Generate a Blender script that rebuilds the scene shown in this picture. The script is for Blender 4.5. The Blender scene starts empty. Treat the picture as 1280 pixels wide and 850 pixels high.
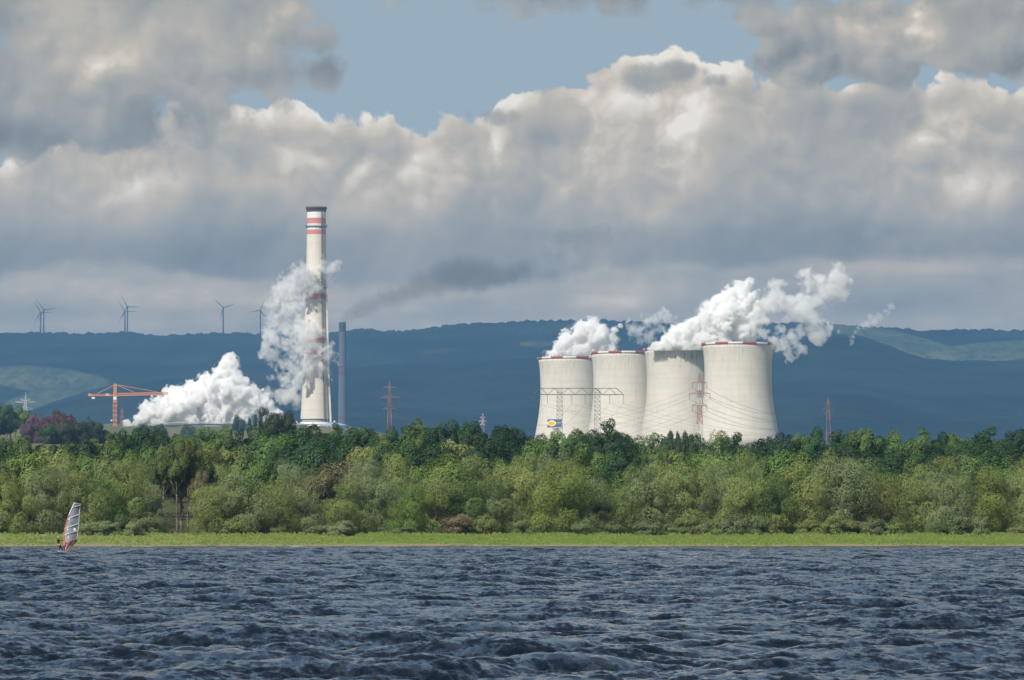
import bpy, math, random
import numpy as np
from mathutils import Vector, noise as mnoise

# ------------------------------------------------------------------ camera, sky, sun, exposure
SC = bpy.context.scene
COL = SC.collection
F = 4600.0                      # focal length in photo pixels (1280 wide)
PITCH = math.atan(233 / F)
CAMZ = 3.0
cam_data = bpy.data.cameras.new('camera')
cam = bpy.data.objects.new('camera', cam_data)
COL.objects.link(cam)
cam.location = (0, 0, CAMZ)
cam.rotation_euler = (math.pi / 2 + PITCH, 0, 0)
cam_data.sensor_width = 36
cam_data.lens = 36 * F / 1280
cam_data.clip_start = 0.5
cam_data.clip_end = 60000
SC.camera = cam
SC.view_settings.view_transform = 'Standard'
SC.view_settings.look = 'None'
SC.view_settings.exposure = 0.12
SC.view_settings.gamma = 1
SC.cycles.use_denoising = True
SC.cycles.denoising_prefilter = 'ACCURATE'
SC.cycles.denoising_input_passes = 'RGB_ALBEDO_NORMAL'
SC.cycles.max_bounces = 36
SC.cycles.diffuse_bounces = 3
SC.cycles.glossy_bounces = 3
SC.cycles.transmission_bounces = 4
SC.cycles.transparent_max_bounces = 8
SC.cycles.volume_bounces = 32
SC.cycles.use_adaptive_sampling = False

SUN_EL, SUN_AZ = 42.0, 213.0     # azimuth clockwise from the view direction: behind the camera, to the left
sd = Vector((math.sin(math.radians(SUN_AZ)) * math.cos(math.radians(SUN_EL)),
             math.cos(math.radians(SUN_AZ)) * math.cos(math.radians(SUN_EL)),
             math.sin(math.radians(SUN_EL))))
sun_data = bpy.data.lights.new('sun', 'SUN')
sun_data.energy = 4.6
sun_data.angle = math.radians(0.5)
sun_data.color = (1.0, 0.95, 0.86)
sun = bpy.data.objects.new('sun', sun_data)
COL.objects.link(sun)
sun.rotation_euler = sd.to_track_quat('Z', 'Y').to_euler()
sun.location = (0, -50, 200)


# ---- a small language for shader maths
class N:
    def __init__(s, tree, sock):
        s.t, s.s = tree, sock

    def _m(s, op, *o, clamp=False):
        n = s.t.nodes.new('ShaderNodeMath')
        n.operation = op
        n.use_clamp = clamp
        for i, v in enumerate((s,) + o):
            if isinstance(v, N):
                s.t.links.new(v.s, n.inputs[i])
            else:
                n.inputs[i].default_value = v
        return N(s.t, n.outputs[0])

    def __add__(s, o): return s._m('ADD', o)
    __radd__ = __add__
    def __sub__(s, o): return s._m('SUBTRACT', o)
    def __rsub__(s, o): return (s * -1.0) + o
    def __mul__(s, o): return s._m('MULTIPLY', o)
    __rmul__ = __mul__
    def __truediv__(s, o): return s._m('DIVIDE', o)
    def max(s, o): return s._m('MAXIMUM', o)
    def min(s, o): return s._m('MINIMUM', o)
    def smax(s, o, k): return s._m('SMOOTH_MAX', o, k)
    def pow(s, o): return s._m('POWER', o)
    def exp(s): return s._m('EXPONENT')
    def clamp(s): return s._m('ADD', 0.0, clamp=True)

    def step(s, a, b, lo=0.0, hi=1.0, kind='SMOOTHSTEP'):
        n = s.t.nodes.new('ShaderNodeMapRange')
        n.interpolation_type = kind
        s.t.links.new(s.s, n.inputs['Value'])
        n.inputs['From Min'].default_value = a
        n.inputs['From Max'].default_value = b
        n.inputs['To Min'].default_value = lo
        n.inputs['To Max'].default_value = hi
        return N(s.t, n.outputs[0])


def nd(t, kind, **kw):
    n = t.nodes.new(kind)
    for k, v in kw.items():
        setattr(n, k, v)
    return n


def put(t, sock, v):
    if isinstance(v, N):
        t.links.new(v.s, sock)
    elif hasattr(v, 'is_linked') or isinstance(v, bpy.types.NodeSocket):
        t.links.new(v, sock)
    else:
        if isinstance(v, tuple) and len(v) == 3 and sock.type == 'RGBA':
            v = v + (1.0,)
        sock.default_value = v


def mixc(t, fac, a, b, mode='MIX'):
    n = nd(t, 'ShaderNodeMix', data_type='RGBA', blend_type=mode)
    put(t, n.inputs[0], fac)
    put(t, n.inputs[6], a)
    put(t, n.inputs[7], b)
    return n.outputs[2]


def noise(t, vec, scale, detail=4, rough=0.55, lac=2.0, dist=0.0, kind='FBM'):
    n = nd(t, 'ShaderNodeTexNoise', noise_dimensions='3D')
    put(t, n.inputs['Vector'], vec)
    n.inputs['Scale'].default_value = scale
    n.inputs['Detail'].default_value = detail
    n.inputs['Roughness'].default_value = rough
    n.inputs['Lacunarity'].default_value = lac
    n.inputs['Distortion'].default_value = dist
    return N(t, n.outputs[0])


def vmap(t, vec, loc=(0, 0, 0), scale=(1, 1, 1)):
    n = nd(t, 'ShaderNodeMapping')
    put(t, n.inputs[0], vec)
    n.inputs['Location'].default_value = loc
    n.inputs['Scale'].default_value = scale
    return n.outputs[0]


def ramp(t, fac, stops, interp='LINEAR'):
    n = nd(t, 'ShaderNodeValToRGB')
    n.color_ramp.interpolation = interp
    e = n.color_ramp.elements
    while len(e) < len(stops):
        e.new(0.5)
    for q, (p, c) in zip(e, stops):
        q.position = p
        q.color = (c, c, c, 1) if isinstance(c, (int, float)) else tuple(c) + (1,)
    put(t, n.inputs[0], fac)
    return n.outputs[0]


def curve(t, x, pts, x0, x1, y0, y1):
    """a smooth function of x through pts, all given in their own units"""
    n = nd(t, 'ShaderNodeFloatCurve')
    c = n.mapping.curves[0]
    n.mapping.use_clip = False
    P = [((a - x0) / (x1 - x0), (b - y0) / (y1 - y0)) for a, b in pts]
    c.points[0].location = P[0]
    c.points[1].location = P[-1]
    for p in P[1:-1]:
        c.points.new(*p)
    n.mapping.update()
    put(t, n.inputs['Value'], x.step(x0, x1, kind='LINEAR'))
    return N(t, n.outputs[0]) * (y1 - y0) + y0


def srgb(r, g, b):
    return tuple((v / 255 / 12.92) if v / 255 <= 0.04045 else ((v / 255 + 0.055) / 1.055) ** 2.4 for v in (r, g, b))


# ---- the sky: Nishita air with several banks of cumulus laid out by compass bearing and elevation
SKY_STRENGTH = 0.1
world = bpy.data.worlds.new('World')
SC.world = world
world.use_nodes = True
t = world.node_tree
t.nodes.clear()
out = nd(t, 'ShaderNodeOutputWorld')
bg = nd(t, 'ShaderNodeBackground')
bg.inputs['Strength'].default_value = SKY_STRENGTH
t.links.new(bg.outputs[0], out.inputs[0])
sky = nd(t, 'ShaderNodeTexSky', sky_type='NISHITA', sun_disc=False)
sky.sun_elevation = math.radians(SUN_EL)
sky.sun_rotation = math.radians(SUN_AZ)
sky.altitude = 300
sky.air_density = 1.0
sky.dust_density = 1.6
sky.ozone_density = 1.0
tc = nd(t, 'ShaderNodeTexCoord')
D = tc.outputs['Generated']
sep = nd(t, 'ShaderNodeSeparateXYZ')
t.links.new(D, sep.inputs[0])
dx, dy, dz = (N(t, sep.outputs[i]) for i in range(3))
BX = dx._m('ARCTAN2', dy) * F + 640.0            # bearing, in units of 1/4600 rad
EY = dz._m('ARCSINE') * -F + 658.0               # elevation, same unit, downwards


def sc_(c, k=1.0):
    return tuple(v * k / SKY_STRENGTH for v in srgb(*c))


def vofs(off):
    n = nd(t, 'ShaderNodeVectorMath', operation='ADD')
    t.links.new(D, n.inputs[0])
    n.inputs[1].default_value = off
    return n.outputs[0]


def billow(vec, scale, detail=4.0):
    """rounded domes with narrow valleys between them, about 0..1"""
    v = nd(t, 'ShaderNodeTexNoise', noise_dimensions='3D', noise_type='RIDGED_MULTIFRACTAL', normalize=False)
    put(t, v.inputs['Vector'], vec)
    v.inputs['Scale'].default_value = scale
    v.inputs['Detail'].default_value = detail
    v.inputs['Roughness'].default_value = 0.5
    v.inputs['Offset'].default_value = 1.0
    v.inputs['Gain'].default_value = 1.4
    return 1.0 - N(t, v.outputs[0]) * 0.5


wn = nd(t, 'ShaderNodeTexNoise')
put(t, wn.inputs['Vector'], D)
wn.inputs['Scale'].default_value = 60
wn.inputs['Detail'].default_value = 5


def warped(off, amt):
    a = nd(t, 'ShaderNodeVectorMath', operation='MULTIPLY_ADD')
    t.links.new(wn.outputs['Color'], a.inputs[0])
    a.inputs[1].default_value = (amt, amt, amt)
    b = vofs(off)
    t.links.new(b, a.inputs[2])
    return a.outputs[0]


LX, LZ = -0.0022, 0.0036          # towards the light, as seen on the sky
W0 = warped((0, 0, 0), 0.010)
W1 = warped((LX, 0, LZ), 0.010)
W2 = warped((LX * 2.6, 0, LZ * 2.6), 0.010)
fb = noise(t, D, 34, 7, 0.55)                 # broad shapes, ~130 units
fb2 = noise(t, vofs((3.1, 0.7, 5.2)), 90, 7, 0.64)
bi = billow(W0, 42, 5.0)
bi_l = billow(W1, 42, 2.0)
bi3 = billow(W0, 120, 3.0)
emb = (bi - bi_l) * 1.6 + (bi3 - billow(W1, 120, 1.0)) * 0.5                       # relief of the puffs, lit from the upper left
bb = noise(t, W0, 24, 2, 0.5)
emb_b = (bb - noise(t, W2, 24, 2, 0.5)) * 4.0


def gauss(cx, cy, rx, ry):
    a = (BX - cx) * (1.0 / rx)
    b = (EY - cy) * (1.0 / ry)
    return ((a * a + b * b) * -1.0).exp()


def ell(cx, cy, rx, ry):
    a = (BX - cx) * (1.0 / rx)
    b = (EY - cy) * (1.0 / ry)
    return 1.0 - (a * a + b * b)


def total(items, fn):
    r = None
    for it in items:
        w = it[4] if len(it) > 4 else 1.0
        g = fn(*it[:4]) * w
        r = g if r is None else r + g
    return r


def biggest(items):
    r = None
    for it in items:
        g = ell(*it[:4])
        r = g if r is None else r.smax(g, 0.35)
    return r


TONES = [(0.0, (84, 104, 124)), (0.22, (112, 128, 144)), (0.42, (138, 147, 156)), (0.60, (160, 163, 165)),
         (0.76, (186, 180, 173)), (0.90, (216, 209, 200)), (1.0, (238, 234, 228))]


def tone(v):
    return ramp(t, v.clamp(), [(p, tuple(max(.05, q + w) / SKY_STRENGTH for q, w in zip(srgb(*c), (.118, .056, -.030)))) for p, c in TONES])


skycol = mixc(t, EY.step(-900, 100, 0.0, 0.75), sky.outputs[0], tuple(v / SKY_STRENGTH for v in (.350, .405, .425)))
col = skycol
n1 = fb - 0.5
n2 = fb2 - 0.5

# far, low bank over the hills
tA = curve(t, BX, [(-2000, 300), (0, 342), (200, 338), (340, 352), (480, 356), (640, 350), (900, 330), (1280, 316), (3500, 300)], -2000, 3500, 0, 500)
fA = (EY - tA + n1 * 60.0 + n2 * 14.0).step(-9, 9)
strk = noise(t, vmap(t, D, loc=(4, 2, 1), scale=(1, 1, 4.5)), 26, 6, 0.55)
litA = (strk - 0.5) * 0.75 + 0.585 + n2 * 0.30 + emb * 0.05 + total([(780, 372, 70, 22, .22), (700, 345, 40, 10, .12), (1180, 338, 170, 14, .16), (70, 360, 140, 14, .10), (1130, 380, 220, 20, -.16), (450, 380, 60, 16, .06), (60, 408, 400, 9, .10), (300, 372, 300, 22, .10), (1000, 405, 400, 9, .08), (560, 368, 90, 14, .10)], gauss)
# broad mid bank
tB = curve(t, BX, [(-2000, 60), (-400, 190), (0, 196), (60, 160), (140, 128), (215, 122), (236, 106), (275, 116), (330, 128), (372, 124), (420, 132), (480, 140), (560, 146), (590, 136), (640, 120),
                   (700, 92), (745, 84), (800, 66), (845, 60), (900, 76), (960, 88), (1010, 88), (1080, 92), (1148, 90), (1200, 104), (1245, 118), (1290, 110), (1700, 60), (3500, 40)], -2000, 3500, -200, 400)
dB = EY - tB
eB = dB + n1 * 44.0 + n2 * 30.0 + (bi - 0.55) * 46.0 + (bi3 - 0.55) * 16.0
mB = eB.step(-2, 6)
rim = eB.step(0, 34, 1.0, 0.0) * 1.2
bl = EY.step(215, 325)                         # darkens down to a flat base
kB = EY.step(170, 330, 1.0, 0.35)
litB = 0.66 + emb * kB * 0.28 + emb_b * kB * 0.26 + n1 * 0.50 + rim * 0.20 - bl * 0.30 + total([
    (150, 235, 75, 60, .22), (60, 235, 90, 36, .06), (330, 150, 110, 34, .10), (470, 260, 50, 55, .10), (600, 200, 90, 40, .12), (560, 245, 60, 40, .10),
    (850, 150, 110, 60, .26), (720, 130, 70, 30, .14), (640, 200, 60, 40, .08), (815, 270, 38, 20, .30), (1190, 160, 70, 80, .22), (1235, 250, 60, 40, .20), (1000, 200, 100, 40, -.06),
    (990, 290, 200, 40, -.12), (200, 318, 260, 24, -.12), (760, 215, 60, 40, -.02), (420, 200, 30, 40, -.05), (1110, 180, 35, 60, -.10), (560, 320, 130, 40, .12), (660, 170, 60, 20, -.10)], gauss)
# nearer, darker scraps and the dark mass at the upper left
mass = [(40, 60, 330, 135), (210, 50, 210, 95), (345, 40, 95, 72), (405, 92, 36, 30), (150, 150, 95, 48), (40, 150, 170, 62), (330, 85, 90, 34), (-500, 40, 500, 200)]
eC = biggest(mass) + n1 * 3.2 + n2 * 1.5 + (bi - 0.55) * 1.0
mC = eC.step(-0.18, 0.40)
litC = 0.50 + emb * 0.20 + emb_b * 0.26 + n1 * 1.0 + total([(150, 70, 70, 45, .16), (330, 40, 60, 36, .16), (230, 30, 80, 20, .10), (60, 30, 90, 30, .05), (10, 175, 170, 30, -.34), (180, 140, 70, 26, -.12),
                                                            (390, 100, 50, 24, -.16), (330, 95, 90, 20, -.10), (400, 75, 22, 30, -.14), (60, 120, 120, 30, -.06)], gauss)
puff = [(1065, 60, 108, 52), (1005, 80, 62, 32), (1125, 62, 50, 50), (1080, 26, 60, 26), (1240, 48, 120, 46), (1190, 28, 90, 30), (1290, 70, 60, 40), (1700, 20, 460, 120)]
eD = biggest(puff) + 0.22 + n1 * 1.3 + n2 * 0.9 + (bi - 0.55) * 0.9 + (bi3 - 0.55) * 0.4
mD = eD.step(-0.12, 0.30)
litD = 0.56 + emb * 0.40 + emb_b * 0.25 + n1 * 0.4 + total([(1145, 38, 26, 26, .26), (1060, 30, 80, 20, .10), (1060, 85, 80, 20, -.18), (1260, 50, 40, 16, .10), (1100, 100, 60, 14, -.10), (1180, 25, 80, 14, -.08)], gauss)
bits = [(815, 98, 52, 24), (860, 92, 34, 14), (893, 102, 26, 11), (850, -4, 420, 34), (1150, 0, 260, 40), (610, 146, 40, 13), (640, -6, 150, 11), (1010, 10, 90, 22), (930, 22, 60, 14), (960, 40, 30, 10)]
eE = biggest(bits) * 0.8 + n1 * 3.0 + n2 * 2.6 + (bi - 0.55) * 1.6
mE = eE.step(-0.1, 0.9)
litE = 0.40 + emb * 0.30 + n1 * 0.4 + total([(820, -4, 190, 12, -.16), (610, 2, 60, 8, .10), (980, 20, 60, 14, .08)], gauss)
# elsewhere overhead: broken cloud
fH = noise(t, vofs((9, 4, 2)), 3.2, 9, 0.58)
mH = (fH + dz * 0.05).step(0.45, 0.62) * EY.step(-1400, -500, 1.0, 0.0)
col = mixc(t, mH, col, tone((fH - 0.5) * -1.8 + 0.30))
col = mixc(t, mB, col, tone(litB))
col = mixc(t, fA, col, tone(litA))
col = mixc(t, mC, col, tone(litC))
col = mixc(t, mD, col, tone(litD))
col = mixc(t, mE * 0.92, col, tone(litE))
put(t, bg.inputs['Color'], col)
world.cycles.sampling_method = 'MANUAL'
world.cycles.sample_map_resolution = 1024
SC.view_settings.use_curve_mapping = False

# ------------------------------------------------------------------ helpers
CP, SP = math.cos(PITCH), math.sin(PITCH)
rng = np.random.default_rng(7)
random.seed(11)


def at(px, py, Y):
    """the point at distance Y in front of the lens that the photograph shows at pixel (px, py)"""
    a = (px - 640) / F
    b = (425 - py) / F
    d = (a, CP - b * SP, SP + b * CP)
    return Vector((d[0] / d[1] * Y, Y, CAMZ + d[2] / d[1] * Y))


def mpp(Y):
    return Y / F


def link(o, parent=None):
    COL.objects.link(o)
    if parent is not None:
        o.parent = parent
    return o


def tag(o, label=None, cat=None, group=None, kind=None):
    if label: o['label'] = label
    if cat: o['category'] = cat
    if group: o['group'] = group
    if kind: o['kind'] = kind
    return o


def empty(name, loc=(0, 0, 0), rz=0.0):
    o = bpy.data.objects.new(name, None)
    o.location = loc
    o.rotation_euler = (0, 0, rz)
    o.empty_display_size = 1
    return link(o)


def mesh_np(name, V, Fc, smooth=False, mats=None, mi=None):
    """mesh from arrays: V (n,3), Fc (m,4) or (m,3)"""
    V = np.asarray(V, np.float32)
    Fc = np.asarray(Fc, np.int32)
    k = Fc.shape[1]
    me = bpy.data.meshes.new(name)
    me.vertices.add(len(V))
    me.vertices.foreach_set('co', V.ravel())
    me.loops.add(Fc.size)
    me.loops.foreach_set('vertex_index', Fc.ravel())
    me.polygons.add(len(Fc))
    me.polygons.foreach_set('loop_start', np.arange(0, Fc.size, k, dtype=np.int32))
    me.polygons.foreach_set('loop_total', np.full(len(Fc), k, np.int32))
    me.polygons.foreach_set('use_smooth', np.full(len(Fc), smooth, bool))
    if mi is not None:
        me.polygons.foreach_set('material_index', np.asarray(mi, np.int32))
    for m in mats or []:
        me.materials.append(m)
    me.update(calc_edges=True)
    return me


def grid_faces(nr, nc):
    i = np.arange(nr - 1)[:, None] * nc + np.arange(nc - 1)[None, :]
    return np.stack([i, i + 1, i + nc + 1, i + nc], -1).reshape(-1, 4)


def attr(me, name, vals):
    a = me.attributes.new(name, 'FLOAT', 'POINT')
    a.data.foreach_set('value', np.asarray(vals, np.float32).ravel())


class MB:
    """collects solids; build() links them as ONE mesh object"""
    def __init__(s):
        s.v, s.f, s.m, s.sm = [], [], [], []

    def add(s, vs, fs, m=0, smooth=False):
        o = len(s.v)
        s.v += [tuple(p) for p in vs]
        for f in fs:
            s.f.append(tuple(i + o for i in f))
            s.m.append(m)
            s.sm.append(smooth)
        return s

    def box(s, x0, x1, y0, y1, z0, z1, m=0):
        vs = [(x0, y0, z0), (x1, y0, z0), (x1, y1, z0), (x0, y1, z0), (x0, y0, z1), (x1, y0, z1), (x1, y1, z1), (x0, y1, z1)]
        return s.add(vs, [(0, 3, 2, 1), (4, 5, 6, 7), (0, 1, 5, 4), (1, 2, 6, 5), (2, 3, 7, 6), (3, 0, 4, 7)], m)

    def bar(s, p, q, w, w2=None, n=4, m=0, smooth=False):
        """a bar from p to q, w thick at p and w2 at q"""
        p, q = Vector(p), Vector(q)
        w2 = w if w2 is None else w2
        d = q - p
        if d.length < 1e-6:
            return s
        d.normalize()
        up = Vector((0, 0, 1)) if abs(d.z) < 0.9 else Vector((0, 1, 0))
        a = d.cross(up).normalized()
        b = d.cross(a)
        vs = []
        for c, r in ((p, w / 2), (q, w2 / 2)):
            for i in range(n):
                t_ = 2 * math.pi * (i + 0.5) / n
                k = r * (math.sqrt(2) if n == 4 else 1)
                vs.append(c + a * math.cos(t_) * k + b * math.sin(t_) * k)
        fs = [(i, (i + 1) % n, n + (i + 1) % n, n + i) for i in range(n)]
        return s.add(vs, fs + [tuple(range(n))[::-1], tuple(range(n, 2 * n))], m, smooth)

    def lathe(s, prof, n=48, m=0, c=(0, 0, 0), smooth=True, closed=False, mf=None):
        """prof: (radius, z) pairs, bottom to top"""
        vs = []
        for r, z in prof:
            for i in range(n):
                a = 2 * math.pi * i / n
                vs.append((c[0] + r * math.cos(a), c[1] + r * math.sin(a), c[2] + z))
        K = len(prof)
        o = len(s.v)
        s.v += vs
        for k in range(K if closed else K - 1):
            k2 = (k + 1) % K
            for i in range(n):
                j = (i + 1) % n
                s.f.append((o + k * n + i, o + k * n + j, o + k2 * n + j, o + k2 * n + i))
                s.m.append(mf(i, k) if mf else m)
                s.sm.append(smooth)
        return s

    def tube(s, pts, r, n=6, m=0):
        for a, b in zip(pts[:-1], pts[1:]):
            s.bar(a, b, r * 2, None, n, m, True)
        return s

    def mesh(s, name, mats):
        me = bpy.data.meshes.new(name)
        me.from_pydata(s.v, [], s.f)
        me.polygons.foreach_set('material_index', s.m)
        me.polygons.foreach_set('use_smooth', s.sm)
        for m in (mats if isinstance(mats, (list, tuple)) else [mats]):
            me.materials.append(m)
        me.update()
        return me

    def build(s, name, mats, parent=None, label=None):
        o = bpy.data.objects.new(name, s.mesh(name, mats))
        link(o, parent)
        if label:
            o['label'] = label
        return o


def copy_tree(o, parent=None):
    c = o.copy()
    COL.objects.link(c)
    c.parent = parent
    for ch in list(o.children):
        copy_tree(ch, c)
    return c


def material(name, base=(0.5, 0.5, 0.5), rough=0.7, metal=0.0, vary=0.12, vscale=2.0, bump=0.0, bscale=5.0):
    m = bpy.data.materials.new(name)
    m.use_nodes = True
    t = m.node_tree
    b = t.nodes['Principled BSDF']
    b.inputs['Roughness'].default_value = rough
    b.inputs['Metallic'].default_value = metal
    co = nd(t, 'ShaderNodeTexCoord').outputs['Object']
    n = noise(t, co, vscale, 5, 0.6)
    k = n.step(0.25, 0.75, 1 - vary, 1 + vary, 'LINEAR')
    v = nd(t, 'ShaderNodeVectorMath', operation='SCALE')
    v.inputs[0].default_value = base
    t.links.new(k.s, v.inputs[3])
    t.links.new(v.outputs[0], b.inputs['Base Color'])
    if bump:
        bn = nd(t, 'ShaderNodeBump')
        bn.inputs['Distance'].default_value = bump
        t.links.new(noise(t, co, bscale, 5, 0.6).s, bn.inputs['Height'])
        t.links.new(bn.outputs[0], b.inputs['Normal'])
    return m


def bsdf(m):
    return m.node_tree.nodes['Principled BSDF']


def smooth01(x):
    x = np.clip(x, 0, 1)
    return x * x * (3 - 2 * x)


def vnoise(x, y, seed=0, octaves=4, rough=0.5):
    """value noise on arrays, about -1..1"""
    r = np.random.default_rng(1000 + seed)
    P = r.random((256, 256)) * 2 - 1
    out, amp, s = 0, 1.0, 0.0
    x = np.asarray(x, float)
    y = np.asarray(y, float)
    for k in range(octaves):
        X, Y_ = x * 2 ** k + 17.3 * k, y * 2 ** k + 5.1 * k
        xi, yi = np.floor(X).astype(int), np.floor(Y_).astype(int)
        fx, fy = smooth01(X - xi), smooth01(Y_ - yi)
        g = lambda a, b: P[a % 256, b % 256]
        v = (g(xi, yi) * (1 - fx) + g(xi + 1, yi) * fx) * (1 - fy) + (g(xi, yi + 1) * (1 - fx) + g(xi + 1, yi + 1) * fx) * fy
        out = out + amp * v
        s += amp
        amp *= rough
    return out / s


# ------------------------------------------------------------------ the ground
_GY = np.array([600, 660, 700, 760, 820, 900, 1000, 1200, 1500, 2000, 2500, 3200, 4200, 5200.])
_GR = np.array([668, 661, 654, 643, 631, 619, 608, 597, 590, 583, 578, 573, 568, 562.])      # row of the photograph the ground reaches, right part
_GL = np.array([668, 661, 654, 642, 629, 613, 598, 580, 565, 551, 547, 543, 534.5, 530.])    # and left part


def ground_z(x, Y):
    x, Y = np.broadcast_arrays(np.asarray(x, float), np.asarray(Y, float))
    Ys = np.maximum(Y, 1.0)
    u = 640 + x / np.maximum(Ys, 600) * F
    w = smooth01((u - 400) / 200.0)
    w = np.maximum(w, 0.75 * smooth01((u - 150) / 60.0) * (Ys < 4000))
    row = np.interp(Ys, _GY, _GL) * (1 - w) + np.interp(Ys, _GY, _GR) * w
    z = CAMZ + (658 - row) / F * np.minimum(Ys, 5200)
    z = np.where(Ys > 5200, z + (Ys - 5200) * 0.004, z)
    bank = np.clip((Y - 551.5) / 48.5, 0, 1)
    z600 = CAMZ - 10 / F * 600
    zs = z600 * bank ** 0.9
    bed = -np.clip((551.5 - Y) * 0.05, 0, 2.6)
    near = np.clip((-4 - Y) / 8, 0, 1)
    bed = bed * (1 - near) + 1.3 * near
    z = np.where(Y < 551.5, bed, np.where(Y < 600, zs, z))
    z = z + np.where(Y > 620, vnoise(x / 60, Y / 60, 3, 3) * np.clip((Y - 620) / 300, 0, 1) * 0.8, 0)
    z = z + np.where(Y > 5200, vnoise(x / 900, Y / 900, 5, 3) * np.clip((Y - 5200) / 2000, 0, 1) * 6, 0)
    return z


def gz(x, Y):
    return float(ground_z(x, Y))


rows = np.concatenate([np.linspace(-3000, -60, 12), np.linspace(-40, 480, 14), np.linspace(500, 620, 61), np.linspace(630, 1000, 48), np.geomspace(1030, 5200, 60), np.geomspace(5400, 26000, 24)])
tt = np.linspace(-1, 1, 241)
tt = np.sign(tt) * np.abs(tt) ** 2.2
GX = tt[None, :] * (500 + 0.95 * np.abs(rows))[:, None]
GY = np.repeat(rows[:, None], len(tt), 1)
GZ = ground_z(GX, GY)
shore_w = (vnoise(GX / 5, GY / 9, 8, 3) * 0.10 + vnoise(GX / 30, GY / 20, 9, 2) * 0.14) * ((GY > 540) & (GY < 600))
V = np.stack([GX, GY, GZ + shore_w], -1).reshape(-1, 3)

gm = bpy.data.materials.new('ground_cover')
gm.use_nodes = True
t = gm.node_tree
b = t.nodes['Principled BSDF']
b.inputs['Roughness'].default_value = 0.9
b.inputs['Specular IOR Level'].default_value = 0.15
geo = nd(t, 'ShaderNodeNewGeometry').outputs['Position']
sp = nd(t, 'ShaderNodeSeparateXYZ')
t.links.new(geo, sp.inputs[0])
X_, Y_, Z_ = (N(t, sp.outputs[i]) for i in range(3))
nA = noise(t, vmap(t, geo, scale=(1, .35, 1)), 0.05, 5, 0.6)
nB = noise(t, vmap(t, geo, scale=(1, .5, 1)), 0.6, 5, 0.65)
grass = mixc(t, nA.step(0.35, 0.65), (0.125, 0.195, 0.024), (0.175, 0.235, 0.036))
grass = mixc(t, nB.step(0.35, 0.75, 0, 0.6), grass, (0.11, 0.17, 0.03))
dry = mixc(t, nB.step(0.3, 0.7), (0.28, 0.25, 0.12), (0.22, 0.23, 0.09))
sand = mixc(t, nB.step(0.3, 0.7), (0.34, 0.28, 0.19), (0.25, 0.20, 0.13))
wet = (0.13, 0.115, 0.08)
leftness = X_.step(-62, -20, 1.0, 0.0)
c = mixc(t, (leftness * 0.8 + (nA - 0.5) * 1.3).clamp(), grass, dry)
edge = (Y_ + (nA - 0.5) * 16.0 + (nB - 0.5) * 6.0)
c = mixc(t, edge.step(554.5, 562, 1.0, 0.0), c, sand)
c = mixc(t, edge.step(551.0, 553.0, 1.0, 0.0), c, wet)
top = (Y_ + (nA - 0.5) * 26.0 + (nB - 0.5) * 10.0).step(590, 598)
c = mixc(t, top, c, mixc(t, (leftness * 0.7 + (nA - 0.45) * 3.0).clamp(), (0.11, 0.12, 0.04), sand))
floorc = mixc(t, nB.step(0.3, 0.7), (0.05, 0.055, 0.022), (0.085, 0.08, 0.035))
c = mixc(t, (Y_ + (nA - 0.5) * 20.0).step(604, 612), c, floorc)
field = mixc(t, nA.step(0.4, 0.6), (0.17, 0.15, 0.07), (0.10, 0.13, 0.045))
c = mixc(t, Y_.step(1100, 1600), c, field)
t.links.new(c, b.inputs['Base Color'])
bn = nd(t, 'ShaderNodeBump')
bn.inputs['Distance'].default_value = 0.25
bn.inputs['Strength'].default_value = 0.8
t.links.new(noise(t, geo, 3.0, 5, 0.7).s, bn.inputs['Height'])
t.links.new(bn.outputs[0], b.inputs['Normal'])
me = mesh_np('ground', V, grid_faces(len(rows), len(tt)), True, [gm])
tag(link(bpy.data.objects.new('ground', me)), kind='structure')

# tussocks over the strip of grass
r_ = np.random.default_rng(77)
n_ = 9000
gx_ = r_.uniform(-115, 115, n_)
gy_ = 553.5 + 46 * r_.random(n_)
gy_ = np.where(vnoise(gx_ / 7, gy_ / 7, 12, 2) > -0.25, gy_, 594 + 8 * r_.random(n_))
hh_ = .10 + .22 * r_.random(n_) * (1 + (gy_ > 590))
ww_ = .12 + .25 * r_.random(n_)
g3 = ground_z(gx_, gy_)
Vt = np.stack([np.stack([gx_ - ww_, gy_, g3 - .03], -1), np.stack([gx_ + ww_, gy_ + .1, g3 - .03], -1), np.stack([gx_ + ww_ * .6, gy_ + .15, g3 + hh_ * .8], -1), np.stack([gx_ - ww_ * .4, gy_ + .05, g3 + hh_], -1)], 1).reshape(-1, 3)
gt = material('tussock_grass', (0.152, 0.212, 0.040), .9, vary=.40, vscale=.35)
me = mesh_np('grass', Vt, np.arange(4 * n_).reshape(n_, 4), False, [gt])
tag(link(bpy.data.objects.new('grass', me)), kind='stuff')

# ------------------------------------------------------------------ the hills
RIDGE = [(-6000, 440), (-3000, 400), (-1200, 425), (-400, 412), (0, 417), (60, 416), (150, 415), (180, 418), (205, 420), (235, 418), (268, 415), (300, 416), (330, 419), (380, 419), (410, 416), (440, 412), (460, 411),
         (485, 414), (510, 412), (560, 407), (600, 404), (650, 402), (700, 400), (740, 399), (790, 402), (840, 405), (880, 403), (930, 404), (970, 403), (1010, 401), (1045, 405), (1090, 409), (1130, 411),
         (1155, 414), (1180, 412), (1240, 411), (1280, 412), (1700, 405), (2400, 430), (4000, 400), (7000, 430)]
MID = [(-6000, 560), (-1500, 600), (-200, 620), (30, 516), (62, 503), (100, 492), (135, 483), (165, 477), (220, 470), (300, 466), (420, 460), (600, 450), (800, 436), (950, 424), (1030, 418), (1068, 417), (1085, 421), (1110, 430),
       (1135, 440), (1160, 447), (1190, 449), (1230, 450), (1290, 452), (1600, 470), (2500, 450), (7000, 470)]


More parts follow.
